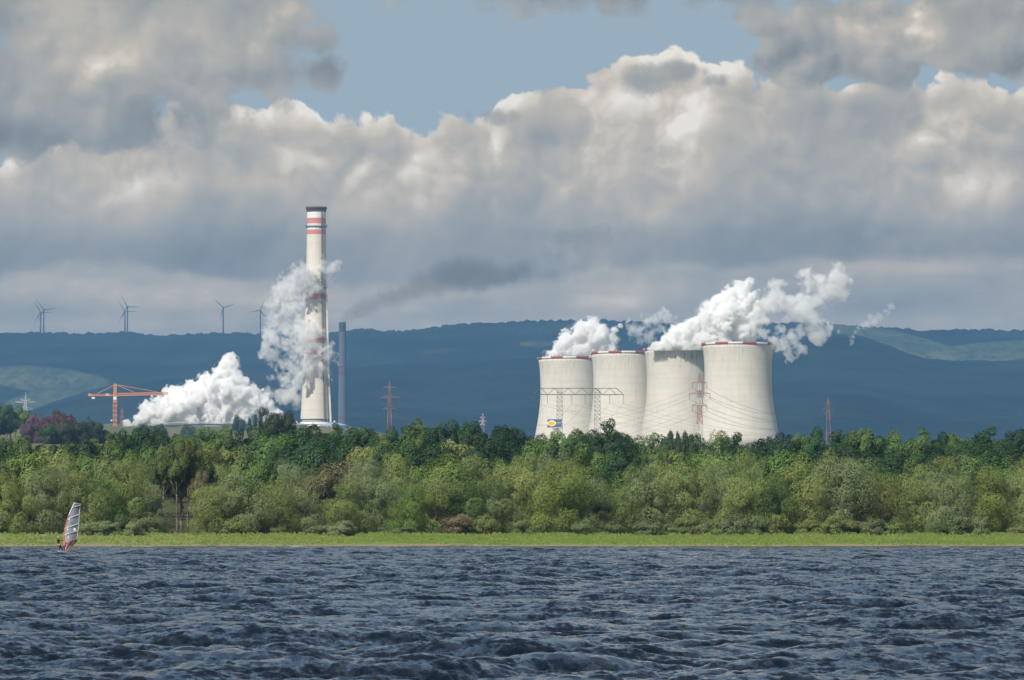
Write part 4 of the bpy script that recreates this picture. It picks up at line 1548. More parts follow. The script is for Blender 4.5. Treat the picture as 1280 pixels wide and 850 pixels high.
def make_crown(kind, seed, nleaf):
    """leaf faces through the volume of a crown 1 wide and 1 tall (base at z=0), in sprays round many small boughs"""
    r = np.random.default_rng(seed)
    # bough centres
    nb = {'willow': 66, 'broad': 50, 'poplar': 90, 'shrub': 50, 'dark': 60, 'loose': 44}[kind]
    C, Rr = [], []
    # a few main lobes give the crown its uneven outline
    nl = {'willow': 5, 'broad': 5, 'poplar': 1, 'shrub': 4, 'dark': 5, 'loose': 6}[kind]
    if kind == 'poplar':
        lobes = [(0, 0, .5, .46, .5)]
    else:
        lobes = []
        for i in range(nl):
            a = 2 * math.pi * (i + r.random() * .7) / nl
            d = .20 + .08 * r.random()
            zc = .30 + .30 * r.random()
            lobes.append((d * math.cos(a), d * math.sin(a), zc, .24 + .06 * r.random(), .26 + .10 * r.random()))
        lobes.append((.06 * r.normal(), .06 * r.normal(), .64, .24, .34))
        if kind in ('willow', 'shrub'):
            for i in range(4):
                a = 2 * math.pi * (i + r.random()) / 4
                lobes.append((.27 * math.cos(a), .27 * math.sin(a), .13 + .05 * r.random(), .23, .15))
        else:
            lobes.append((.05 * r.normal(), .05 * r.normal(), .42, .30, .30))
    for i in range(nb):
        L = lobes[i % len(lobes)]
        v = r.normal(size=3)
        v /= np.linalg.norm(v)
        if v[2] < -.2: v[2] *= .4
        k = .62 + .38 * r.random()
        c = np.array([L[0] + v[0] * L[3] * k, L[1] + v[1] * L[3] * k, L[2] + v[2] * L[4] * k])
        if kind == 'poplar':
            z = r.random() ** .9
            w = .5 * math.sin(math.pi * (z * .82 + .16)) ** .7
            a = r.random() * 6.283
            c = np.array([w * .6 * math.cos(a), w * .6 * math.sin(a), z * .92 + .02])
        C.append(c)
        Rr.append({'willow': .125, 'broad': .135, 'poplar': .085, 'shrub': .125, 'dark': .115, 'loose': .11}[kind] * (.45 + 1.0 * r.random()))
    C, Rr = np.array(C), np.array(Rr)
    w = Rr ** 2
    n_ = r.multinomial(int(nleaf * 2.2), w / w.sum())
    P, Nn = [], []
    for c, R_, k in zip(C, Rr, n_):
        v = r.normal(size=(k, 3))
        v /= np.linalg.norm(v, axis=1)[:, None]
        rad = R_ * (0.80 + 0.26 * r.random(k)) * ((.7 + .65 * r.random(k)) if kind in ('shrub', 'poplar') else 1.0)
        # little sprays stand out of the bough
        ph = np.sin(v[:, 0] * 7 + c[0] * 40) * np.sin(v[:, 1] * 7 + c[1] * 40) * np.sin(v[:, 2] * 7 + c[2] * 40)
        rad *= 1 + .34 * ph
        p = c + v * rad[:, None] * np.array([1, 1, .85])
        if kind in ('willow',):
            p[:, 2] -= .03 * r.random(k)
        og = (p - np.array([0, 0, .42])) * np.array([2.2, 2.2, 1.9])
        nrm = .85 * v + .85 * og + (.65 if kind == 'shrub' else .34) * r.normal(size=(k, 3)) + np.array([0, 0, .18])
        P.append(p)
        Nn.append(nrm)
    P, Nn = np.concatenate(P), np.concatenate(Nn)
    inside = np.zeros(len(P), bool)                     # keep the leaves on the outside, as a crown does
    for c, R_ in zip(C, Rr):
        d = (P - c) / np.array([1, 1, .85])
        inside |= (d * d).sum(1) < (R_ * .74) ** 2
    keep = ~inside | (r.random(len(P)) < .06)
    P, Nn = P[keep][:nleaf * 2], Nn[keep][:nleaf * 2]
    P[:, 2] = np.clip(P[:, 2], .01, None)
    ext = np.percentile(np.abs(P[:, :2]), 98)
    P[:, :2] *= .5 / ext
    P[:, 2] /= np.percentile(P[:, 2], 97.5)
    Nn /= np.linalg.norm(Nn, axis=1)[:, None]
    return P, Nn


CROWN = {}


def crown_mesh(kind, variant, width, height, leaf):
    """built at real size so that leaves keep their proportions"""
    key = (kind, variant)
    if key in CROWN:
        return CROWN[key]
    nleaf = int(min(46000, max(6000, 4.6 * width * height / (leaf * leaf) * .62)))
    sd_ = 100 + variant * 7 + sum(map(ord, kind))
    r = np.random.default_rng(sd_ + 1)
    P, Nn = make_crown(kind, sd_, nleaf)
    P = P * np.array([width, width, height])
    n = len(P)
    a = np.cross(Nn, r.normal(size=(n, 3)))
    a /= np.linalg.norm(a, axis=1)[:, None]
    b_ = np.cross(Nn, a)
    s = leaf * (.55 + .8 * r.random(n))[:, None]
    asp = {'willow': .45, 'broad': .8, 'poplar': .7, 'shrub': .6, 'dark': .8, 'loose': .6}[kind]
    fold = Nn * s * .25
    V = np.stack([P - a * s, P - b_ * s * asp + fold, P + a * s, P + b_ * s * asp + fold], 1).reshape(-1, 3)
    Q = np.arange(4 * n).reshape(n, 4)
    me = mesh_np('crown_' + kind, V, Q, False, [M_leaf])
    low = vnoise(P[:, 0] / (width * .2), P[:, 2] / (width * .2) + P[:, 1] * .3, variant, 2) * .5 + .5
    lv = np.clip(.55 * r.random(n) + .45 * low, 0, 1)
    attr(me, 'leaf', np.repeat(lv, 4))
    CROWN[key] = me
    return me


TRUNK = {}


def trunk_mesh(kind, variant, height, spread, bole, th, bark):
    key = (kind, variant, bark.name)
    if key in TRUNK:
        return TRUNK[key]
    r = random.Random(variant * 31 + 5)
    mb = MB()
    pts = [Vector((0, 0, -.6))]
    n = 6
    for i in range(1, n + 1):
        f = i / n
        pts.append(Vector((r.uniform(-.03, .03) * height, r.uniform(-.03, .03) * height, height * .86 * f)))
    for i in range(n):
        mb.bar(pts[i], pts[i + 1], th * (1 - .8 * i / n), th * (1 - .8 * (i + 1) / n), 8, smooth=True)
    for k in range(8):
        f = bole + (1 - bole) * (k + .5) / 9
        i = min(n - 1, int(f * n))
        p = pts[i].lerp(pts[i + 1], f * n - i)
        a = k * 2.4 + r.random()
        L = spread * (.42 - .25 * f)
        q = p + Vector((math.cos(a) * L * .55, math.sin(a) * L * .55, L * .45))
        e = p + Vector((math.cos(a) * L, math.sin(a) * L, L * .95))
        mb.bar(p, q, th * .38, th * .25, 6, smooth=True)
        mb.bar(q, e, th * .25, th * .08, 6, smooth=True)
    TRUNK[key] = mb.mesh('trunk_' + kind, bark)
    return TRUNK[key]


# where a label can send a reader: columns of the picture named by what stands above them
ZONES = [(0, 62, 'left of the windsurfer'), (62, 128, 'behind the windsurfer'), (128, 200, 'below the orange crane'), (200, 262, 'below the bank\'s left half'), (262, 330, 'below the bank\'s right half'),
         (330, 420, 'below the striped chimney'), (420, 470, 'below the grey chimney'), (470, 520, 'below the slim red pylon'), (520, 590, 'right of the slim red pylon'), (590, 665, 'left of the cooling towers'),
         (665, 722, 'below the bannered cooling tower'), (722, 765, 'below the portal pylon'), (765, 812, 'below the second cooling tower'), (812, 868, 'below the third cooling tower'),
         (868, 900, 'below the red and white pylon'), (900, 975, 'below the largest cooling tower'), (975, 1022, 'just right of the cooling towers'), (1022, 1062, 'below the lone faint pylon'),
         (1062, 1130, 'right of the lone faint pylon'), (1130, 1205, 'well right of the lone pylon'), (1205, 1400, 'near the right edge'), (-200, 0, 'past the left edge')]
ORD = ['first', 'second', 'third', 'fourth', 'fifth', 'sixth', 'seventh', 'eighth', 'ninth', 'tenth', 'eleventh', 'twelfth']
PLANTED = []        # (object, look, row phrase, px)


def plant(kind, variant, px, base_row, top_row, wpx, Y, color, look, rowname, name='tree', bole=.28, bark=None, lift=None, squash=None, rz=None, group=None):
    c = at(px, top_row, Y)
    g = gz(c.x, Y)
    H = c.z - g
    W = wpx * mpp(Y)
    if H < 1.0:
        return None
    nomW, nomH = {'willow': (11, 11), 'broad': (8, 10), 'poplar': (2.6, 9), 'shrub': (4, 2.6), 'dark': (8.5, 10), 'loose': (6, 10)}[kind]
    me = crown_mesh(kind, variant, nomW, nomH, {'willow': .135, 'broad': .14, 'poplar': .12, 'shrub': .10, 'dark': .14, 'loose': .14}[kind])
    rz = random.uniform(0, 6.28) if rz is None else rz
    if kind == 'shrub':
        o = bpy.data.objects.new(name, me)
        link(o)
        o.location = (c.x, Y, g - .15)
        o.rotation_euler = (0, 0, rz)
        o.scale = (W / nomW, W / nomW, (H + .15) / nomH)
        o.color = tuple(color) + (1,)
        PLANTED.append((o, look, rowname, px, group))
        return o
    root = empty(name, (c.x, Y, g), rz)
    if lift is None:
        lift = max(0.0, min(.45, 1 - 1.25 * W / H))
    cb = H * lift
    cr = link(bpy.data.objects.new('crown', me), root)
    cr.location = (0, 0, cb)
    cr.scale = (W / nomW, W / nomW, (H - cb) / nomH)
    cr.color = tuple(color) + (1,)
    bark = bark or M_bark
    tr = link(bpy.data.objects.new('trunk', trunk_mesh(kind, variant % 3, nomH, nomW, bole, .42 if kind != 'poplar' else .3, bark)), root)
    s = (H) / nomH
    tr.scale = (min(W / nomW, s * 1.2), min(W / nomW, s * 1.2), s * .96)
    PLANTED.append((root, look, rowname, px, group))
    return root


def jit(c, a=.12):
    k = 1 + random.uniform(-a, a)
    return tuple(max(.004, v * k * (1 + random.uniform(-a * .5, a * .5))) for v in c)


OLIVE = ((.235, .285, .080), 'pale olive')
SAGE = ((.220, .265, .108), 'grey-green')
GREEN = ((.115, .190, .042), 'mid green')
FRESH = ((.180, .245, .050), 'yellow-green')
DARK = ((.046, .100, .026), 'dark green')
DEEP = ((.028, .064, .020), 'very dark green')
RUST = ((.190, .170, .075), 'brownish')

# front row of willows and bushes: (px, top row, width px)
front = [(12, 598, 62, OLIVE), (55, 590, 60, SAGE), (100, 596, 66, OLIVE), (132, 604, 50, GREEN), (158, 598, 60, OLIVE), (190, 622, 56, SAGE), (262, 612, 52, OLIVE), (300, 596, 78, SAGE), (342, 604, 60, OLIVE), (378, 612, 54, SAGE),
         (432, 606, 60, OLIVE), (470, 600, 62, SAGE), (512, 610, 52, FRESH), (548, 602, 60, OLIVE), (588, 598, 66, GREEN), (622, 604, 52, SAGE), (655, 588, 74, OLIVE), (700, 584, 80, FRESH), (735, 602, 60, SAGE), (774, 608, 56, OLIVE),
         (812, 592, 72, SAGE), (850, 588, 74, OLIVE), (894, 590, 70, SAGE), (930, 600, 62, OLIVE), (962, 594, 64, GREEN), (1000, 588, 72, OLIVE), (1052, 578, 84, SAGE), (1098, 600, 62, OLIVE), (1152, 592, 66, OLIVE), (1192, 590, 64, SAGE),
         (1232, 592, 66, FRESH), (1270, 596, 60, SAGE)]
for i, (px, top, w, c) in enumerate(front):
    plant('willow', i % 5, px, 667, top, w * 1.10, 604 + (i * 37 % 17), jit(c[0]), c[1] + ' willow', 'in the waterside row', 'willow_tree', bole=.15, lift=-.02, group='willows along the shore')
# second row
second = [(-8, 578, 56, GREEN), (36, 572, 54, FRESH), (78, 574, 50, OLIVE), (112, 580, 46, GREEN), (146, 572, 54, OLIVE), (180, 586, 44, SAGE), (272, 584, 46, OLIVE), (318, 578, 50, GREEN), (360, 584, 52, SAGE), (400, 586, 48, RUST),
          (428, 584, 54, RUST), (458, 578, 48, SAGE), (490, 574, 52, OLIVE), (530, 584, 48, GREEN), (556, 574, 54, FRESH), (590, 578, 50, OLIVE), (620, 578, 50, GREEN), (660, 574, 52, OLIVE), (694, 570, 54, SAGE), (722, 574, 44, FRESH),
          (745, 590, 42, DARK), (785, 590, 50, GREEN), (822, 584, 52, OLIVE), (860, 580, 56, GREEN), (905, 566, 62, OLIVE), (938, 574, 52, SAGE), (975, 574, 56, GREEN), (1010, 572, 50, FRESH), (1040, 574, 52, OLIVE), (1085, 580, 52, GREEN),
          (1115, 582, 46, DARK), (1150, 580, 50, GREEN), (1185, 578, 52, OLIVE), (1218, 580, 50, GREEN), (1255, 578, 54, GREEN), (1288, 580, 50, OLIVE)]
for i, (px, top, w, c) in enumerate(second):
    kd = 'willow' if c in (OLIVE, SAGE) else 'broad'
    plant(kd, i % 5 if kd == 'willow' else i % 5, px, 655, top, w * 1.2, 652 + (i * 53 % 41), jit(c[0]), c[1] + (' willow' if kd == 'willow' else ' broad tree'), 'in the second row', 'willow_tree' if kd == 'willow' else 'broadleaf_tree', bole=.2, group='trees of the second row')
# third row
x = -14
i = 0
while x < 1296:
    w = random.uniform(36, 50)
    sky_ = float(np.interp(x, [0, 40, 110, 200, 300, 400, 480, 560, 640, 720, 800, 900, 1000, 1100, 1290], [560, 562, 561, 559, 557, 557, 552, 553, 554, 558, 560, 566, 562, 560, 558]))
    c = random.choice([DARK, DARK, DARK, GREEN, DEEP, GREEN, DEEP, OLIVE])
    kd = random.choice(['broad', 'broad', 'dark'])
    plant(kd, i % 5, x, 640, sky_ + random.uniform(1, 12), w * 1.3, 730 + random.uniform(-20, 22), jit(c[0]), c[1] + ' broad tree', 'in the third row', 'broadleaf_tree', group='trees of the third row')
    x += w * .66
    i += 1
# back row on the skyline
SKYL = [(-20, 555), (30, 556), (62, 560), (100, 557), (150, 549), (200, 544.5), (230, 543), (300, 541.5), (340, 542), (400, 543), (440, 541), (490, 545), (520, 536), (560, 541), (598, 536), (640, 541), (680, 549), (720, 549), (765, 548),
        (800, 549), (850, 552), (900, 556), (932, 553), (962, 557), (985, 549), (1010, 547), (1050, 548), (1090, 542), (1130, 546), (1160, 549), (1200, 549), (1235, 547), (1260, 546), (1300, 546)]
x = -16
i = 0
while x < 1296:
    w = random.uniform(28, 42)
    sky_ = float(np.interp(x, [p[0] for p in SKYL], [p[1] for p in SKYL]))
    c = random.choice([DARK, DARK, DEEP, DARK, GREEN, DEEP, GREEN])
    if 395 < x < 470: c = random.choice([GREEN, DARK, DARK])
    if 830 < x < 1290: c = random.choice([DARK, DARK, GREEN, DEEP])
    kd = random.choice(['broad', 'dark', 'dark', 'loose'])
    plant(kd, i % 5, x, 625, sky_ + random.uniform(-8, 4), w * 1.4, 850 + random.uniform(-25, 40), jit(c[0]), c[1] + {'broad': ' broad tree', 'dark': ' dense tree', 'loose': ' loose-crowned tree'}[kd], 'on the skyline', {'broad': 'broadleaf_tree', 'dark': 'dense_tree', 'loose': 'loose_tree'}[kd], group='trees on the skyline')
    x += w * .62
    i += 1
# trees that stand out
plant('dark', 0, 765, 655, 533, 56, 800, DEEP[0], 'tall very dark domed tree', 'in front of the second cooling tower', 'dense_tree')
plant('dark', 3, 742, 655, 562, 46, 770, DEEP[0], 'very dark tree', 'left of the tall domed dark tree', 'dense_tree')
plant('dark', 2, 341, 545, 514.5, 34, 1250, (.050, .062, .020), 'big dark olive tree with rounded top', 'left of the striped chimney', 'dense_tree')
plant('dark', 4, 359, 545, 519, 32, 1270, (.048, .062, .020), 'dark olive tree leaning against the bigger one', 'left of the striped chimney', 'dense_tree')
for k, (px, top) in enumerate(((838.5, 541), (847, 543), (856.5, 542), (864.5, 546))):
    plant('poplar', k % 2, px, 640, top, 10.5, 800, (.070, .105, .042), 'narrow pointed poplar', 'in front of the third cooling tower', 'poplar_tree', bole=.05, group='four narrow poplars')
for k, (px, top, w) in enumerate(((222, 553, 30), (236, 556, 30), (206, 560, 30), (252, 562, 34), (228, 580, 34))):
    plant('loose', k, px, 664, top, w * 1.15, 640 + 3 * k, jit(((.130, .175, .050))), 'tall loose pine with bare trunk', 'above the gap in the willows', 'pine_tree', bole=.4, bark=M_barkp, lift=.38, group='tall pines over the gap')
plant('loose', 2, 248, 664, 590, 26, 632, RUST[0], 'half bare brownish tree', 'in the gap in the willows', 'pine_tree', bole=.3, bark=M_barkp, lift=.3)
# left knoll: green wood, purple and red bushes, and the hedge along the field
for k, (px, top, w, col_, look, Yk) in enumerate([(-6, 507, 34, GREEN[0], 'mid green knoll tree', 2100), (8, 509, 30, DARK[0], 'dark knoll tree', 2080), (20, 510, 26, GREEN[0], 'mid green knoll tree', 2120), (30, 516, 22, FRESH[0], 'yellow-green knoll tree', 2090), (14, 520, 30, DARK[0], 'dark knoll tree', 2050), (38, 521, 18, GREEN[0], 'mid green knoll tree', 2100), (0, 522, 30, DEEP[0], 'very dark knoll tree', 2040)]):
    plant('broad', k % 5, px, 540, top, w, Yk, jit(col_), look, 'left of the purple bushes', 'broadleaf_tree', group='trees on the left knoll')
for k, (px, top, w, col_, look, Yk) in enumerate([(33, 529, 16, (.15, .085, .115), 'dull purple bush', 1900), (43, 521.5, 20, (.17, .085, .13), 'bright purple bush', 1910), (52, 526, 18, (.13, .07, .10), 'purple bush', 1895), (61, 524, 16, (.12, .05, .055), 'dark red bush', 1905), (71, 520, 22, (.14, .055, .055), 'reddish bush', 1920),
                                        (83, 521, 20, (.12, .05, .05), 'reddish bush', 1925), (90, 525, 14, (.11, .055, .045), 'reddish bush', 1915), (70, 515.5, 14, (.06, .075, .03), 'small dark olive bush', 2000), (78, 529, 24, (.060, .075, .040), 'grey-green bush', 1850), (98, 530, 24, (.055, .075, .035), 'grey-green bush', 1860), (112, 528, 22, (.050, .072, .032), 'dark grey-green bush', 1870), (124, 530, 18, (.060, .082, .036), 'grey-green bush', 1880), (62, 533, 18, DARK[0], 'dark green bush', 1840)]):
    plant('shrub', k % 4, px, 545, top, w * 1.15, Yk, col_, look, 'on the field edge left of the crane', 'shrub', group='bushes along the field edge')
for k, (px, top, w, Yk) in enumerate([(178, 532, 17, 3300), (200, 531.5, 19, 3350), (296, 520.5, 13, 3700), (303, 525, 10, 3690), (312, 524, 6, 3700), (319, 519, 5.5, 3700), (326, 519.5, 6, 3710), (334, 525, 9, 3700), (236, 532.5, 20, 3400)]):
    kd = 'poplar' if w < 7 else 'broad'
    plant(kd, k % 2, px, 540, top, w, Yk, jit((.050, .080, .040)), {True: 'tiny slender dark tree', False: 'small distant bushy tree'}[kd == 'poplar'], 'in front of the pipe bridge', 'small_tree', group='small trees before the pipe bridge')
# low bushes at the edge of the grass
x = -6
i = 0
while x < 1290:
    w = random.uniform(16, 34)
    if not (222 < x < 240 or 682 < x < 694) and random.random() < .72:
        top = random.uniform(642, 660)
        c = random.choice([OLIVE, SAGE, GREEN, SAGE, OLIVE, SAGE])
        if 540 < x < 700 and random.random() < .3: c = ((.24, .20, .11), 'dry straw-coloured')
        plant('shrub', i % 4, x, 668, top, w * 1.2, 597 + random.uniform(0, 10), jit(tuple(v * .8 for v in c[0])), c[1] + ' bush', 'at the edge of the grass', 'shrub', group='low bushes along the grass')
        i += 1
    x += w * .92
for px, w in ((137, 26), (122, 24), (165, 24), (425, 34), (108, 20)):
    plant('shrub', i % 4, px, 668, 657 - w * .15, w, 594, jit(SAGE[0]), 'rounded grey-green bush', 'standing out on the grass', 'shrub')
    i += 1

# the same wood goes on beyond both sides of the view
Pw, Lw = [], []
for q in range(90):
    side_ = -1 if q % 2 else 1
    Yq = random.uniform(606, 880)
    uq = (1300 + 260 * random.random() ** 1.2) if side_ > 0 else (-20 - 260 * random.random() ** 1.2)
    if Yq > 640:
        uq += side_ * 12
    xq = (uq - 640) / F * Yq
    kd = random.choice(['willow', 'broad', 'dark'])
    src = CROWN[(kd, q % 5)]
    co_ = np.empty(len(src.vertices) * 3, np.float32)
    src.vertices.foreach_get('co', co_)
    co_ = co_.reshape(-1, 4, 3)
    lf_ = np.empty(len(src.vertices), np.float32)
    src.attributes['leaf'].data.foreach_get('value', lf_)
    sel = np.random.default_rng(q).permutation(len(co_))[:9000]
    co_ = co_[sel] * random.uniform(.9, 1.25)
    a = random.uniform(0, 6.28)
    co_ = np.stack([co_[..., 0] * math.cos(a) - co_[..., 1] * math.sin(a), co_[..., 0] * math.sin(a) + co_[..., 1] * math.cos(a), co_[..., 2] * random.uniform(.95, 1.3)], -1)
    Pw.append((co_ + np.array([xq, Yq, gz(xq, Yq) - .2])).reshape(-1, 3))
    Lw.append(lf_.reshape(-1, 4)[sel].ravel())
Pw = np.concatenate(Pw)
me = mesh_np('woods', Pw, np.arange(len(Pw)).reshape(-1, 4), False, [M_leaf])
attr(me, 'leaf', np.concatenate(Lw))
wo = link(bpy.data.objects.new('woods', me))
wo.color = (.085, .135, .036, 1)
tag(wo, kind='stuff')

# a label of its own for each: its look, its row, what stands above it and its place in that short run
from collections import defaultdict
runs = defaultdict(list)
for rec in PLANTED:
    o, look, rown, px, grp = rec
    z = next((z_[2] for z_ in ZONES if z_[0] <= px < z_[1]), 'past the right edge')
    if rown in ('in the waterside row', 'in the second row', 'in the third row', 'on the skyline', 'at the edge of the grass'):
        runs[(look, rown, z)].append(rec)
    else:
        runs[(look, rown, '')].append(rec)
for (look, rown, z), recs in runs.items():
    recs.sort(key=lambda q: q[3])
    for k, (o, _, _, px, grp) in enumerate(recs):
        n = len(recs)
        pos = '' if n == 1 else ('left ' if k == 0 else 'right ') if n == 2 else ORD[k] + ' from left, '
        lab = f'{pos}{look} {rown}{" " + z if z else ""}' if n <= 2 else f'{ORD[k]} {look} {rown}{" " + z if z else ""}'
        tag(o, lab.strip(), {'shrub': 'bush'}.get(o.name.split('.')[0], 'tree'), grp)
if __name__ == '__main__':
    print('PLANTS', len(PLANTED), max(len(q[0]['label'].split()) for q in PLANTED))

# ------------------------------------------------------------------ the windsurfer
WY0 = 431.0


def wp(px, py, dy=0.0):
    return at(px, py, WY0) + Vector((0, dy, 0))


org = wp(80.8, 689.6)
org.z = 0.0
ws = tag(empty('windsurf_board', (org.x, WY0, 0)), 'windsurf board with a tall white and red edged sail leaning right', 'windsurf board')
M_sail = bpy.data.materials.new('sail_film')
M_sail.use_nodes = True
_b = bsdf(M_sail)
_b.inputs['Base Color'].default_value = (0.34, 0.38, 0.42, 1)
_b.inputs['Roughness'].default_value = 0.25
_b.inputs['Alpha'].default_value = 0.86
M_sred = material('sail_red_edge', (0.72, 0.16, 0.12), 0.6, vary=.05)
M_swhite = material('sail_white_cloth', (0.80, 0.78, 0.76), 0.6, vary=.05)
M_black = material('black_neoprene', (0.012, 0.013, 0.017), 0.6, vary=.1)


def rel(v):
    return v - ws.location


luff = [(81.2, 689.4), (79.9, 680), (79.3, 669), (80.3, 661), (82.4, 654), (84.6, 646), (87.2, 640), (90.3, 633), (93.2, 628.2)]
leech = [(82.6, 688.0), (95.3, 674.2), (96.6, 668), (97.3, 662), (97.9, 654), (98.5, 646), (99.0, 640), (99.6, 634), (100.2, 629.2)]


def sail_pt(i, f):
    """i along the luff (0 foot .. 8 head), f from luff to leech"""
    k = min(7, int(i))
    g_ = i - k
    a = Vector(luff[k] + (0,)).lerp(Vector(luff[k + 1] + (0,)), g_)
    b_ = Vector(leech[k] + (0,)).lerp(Vector(leech[k + 1] + (0,)), g_)
    p = a.lerp(b_, f)
    q = wp(p.x, p.y)
    return rel(q) + Vector((0, -0.30 * math.sin(math.pi * min(1, f * 1.1)) * (1 - i / 11) + 0.55 * f, 0))


def ribbon(mb, i0, i1, f0, f1, off=0.0, m=0, ni=16, nf=8):
    vs = [sail_pt(i0 + (i1 - i0) * a / ni, f0 + (f1 - f0) * b_ / nf) + Vector((0, off, 0)) for a in range(ni + 1) for b_ in range(nf + 1)]
    fs = [(a * (nf + 1) + b_, a * (nf + 1) + b_ + 1, (a + 1) * (nf + 1) + b_ + 1, (a + 1) * (nf + 1) + b_) for a in range(ni) for b_ in range(nf)]
    mb.add(vs, fs, m, True)


film = MB()
ribbon(film, 0.0, 8, 0.10, .97, 0.0, 0, 40, 10)
sail = film.build('sail', [M_sail], ws)
so = sail.modifiers.new('thickness', 'SOLIDIFY')
so.thickness = 0.006
e_ = MB()
for k in range(40):
    e_.bar(sail_pt(8 * k / 40, .05), sail_pt(8 * (k + 1) / 40, .05), .13, None, 8, 0 if k < 27 else 1)
e_.build('luff_sleeve', [M_sred, M_swhite], sail)
e_ = MB()
for k in range(40):
    e_.bar(sail_pt(1 + 7 * k / 40, .985), sail_pt(1 + 7 * (k + 1) / 40, .985), .05, None, 6)
e_.build('leech_edge', M_swhite, sail)
for (i0, i1) in ((6.75, 7.55), (4.55, 5.55), (3.0, 4.0), (1.95, 2.75)):
    e_ = MB()
    for k in range(12):
        f0, f1 = .06 + .92 * k / 12, .06 + .92 * (k + 1) / 12
        e_.bar(sail_pt(i0 + (i1 - i0) * f0, f0) - Vector((0, .04, 0)), sail_pt(i0 + (i1 - i0) * f1, f1) - Vector((0, .04, 0)), .065, None, 6)
    e_.build('batten', M_swhite, sail)
e_ = MB()
ribbon(e_, 7.72, 8.0, 0.08, .99, -.03, 0, 4, 6)
e_.build('head_panel', M_swhite, sail)
e_ = MB()
for (u, v, r_) in ((86.9, 648.8, .08), (85.0, 661.5, .08), (93.6, 661.7, .13), (85.8, 671.5, .07)):
    c = rel(wp(u, v)) + Vector((0, -.36, 0))
    e_.add([c + Vector((r_ * math.cos(a), 0, r_ * 1.3 * math.sin(a))) for a in [k * math.pi / 4 for k in range(8)]], [tuple(range(8))])
e_.build('sail_mark', M_swhite, sail)
e_ = MB()
e_.bar(rel(wp(81.2, 689.2, -.1)), rel(wp(79.2, 678, -.1)), .09, .09, 8)
e_.build('mast_foot', M_black, ws)
e_ = MB()
pa, pb = rel(wp(80.0, 679.0)), rel(wp(95.8, 673.4, .5))
for sy in (-.28, .22):
    m_ = (pa + pb) / 2 + Vector((0, sy * 1.4, -.02))
    e_.tube([pa, pa.lerp(m_, .6) + Vector((0, sy * .5, 0)), m_, m_.lerp(pb, .5) + Vector((0, sy * .4, 0)), pb], .035, 8)
e_.build('boom', M_sred, ws)
e_ = MB()
e_.bar(rel(wp(82.2, 688.6, 0)), rel(wp(95.2, 674.6, .45)), .10, .10, 6, 0)
e_.bar(rel(wp(89.3, 682.3, .2)), rel(wp(95.4, 675.2, .45)), .16, .22, 6, 1)
e_.build('foot_edge', [M_sred, M_black], sail)
# the hull, pointing away from the lens and to the right
bd = MB()
secs = []
axis = Vector((.35, .94, 0)).normalized()
side = Vector((axis.y, -axis.x, 0))
c0 = Vector((-.10, -.2, .09))
nS, nR = 14, 12
vs = []
for k in range(nS + 1):
    f = k / nS
    w = .33 * (math.sin(math.pi * min(1, .12 + f * .88)) ** .55) * (1 if f < .8 else 1)
    w = max(w, .02)
    for j in range(nR):
        a = 2 * math.pi * j / nR
        vs.append(c0 + axis * (-1.15 + 2.5 * f) + side * w * math.cos(a) + Vector((0, 0, .055 * math.sin(a) + .16 * max(0, f - .7) ** 1.5 * 3)))
fs = [(k * nR + j, k * nR + (j + 1) % nR, (k + 1) * nR + (j + 1) % nR, (k + 1) * nR + j) for k in range(nS) for j in range(nR)]
bd.add(vs, fs + [tuple(range(nR))[::-1], tuple(range(nS * nR, nS * nR + nR))], 0, True)
bd.build('hull', [material('board_pink_white', (0.75, 0.42, 0.38), 0.4, vary=.1)], ws)

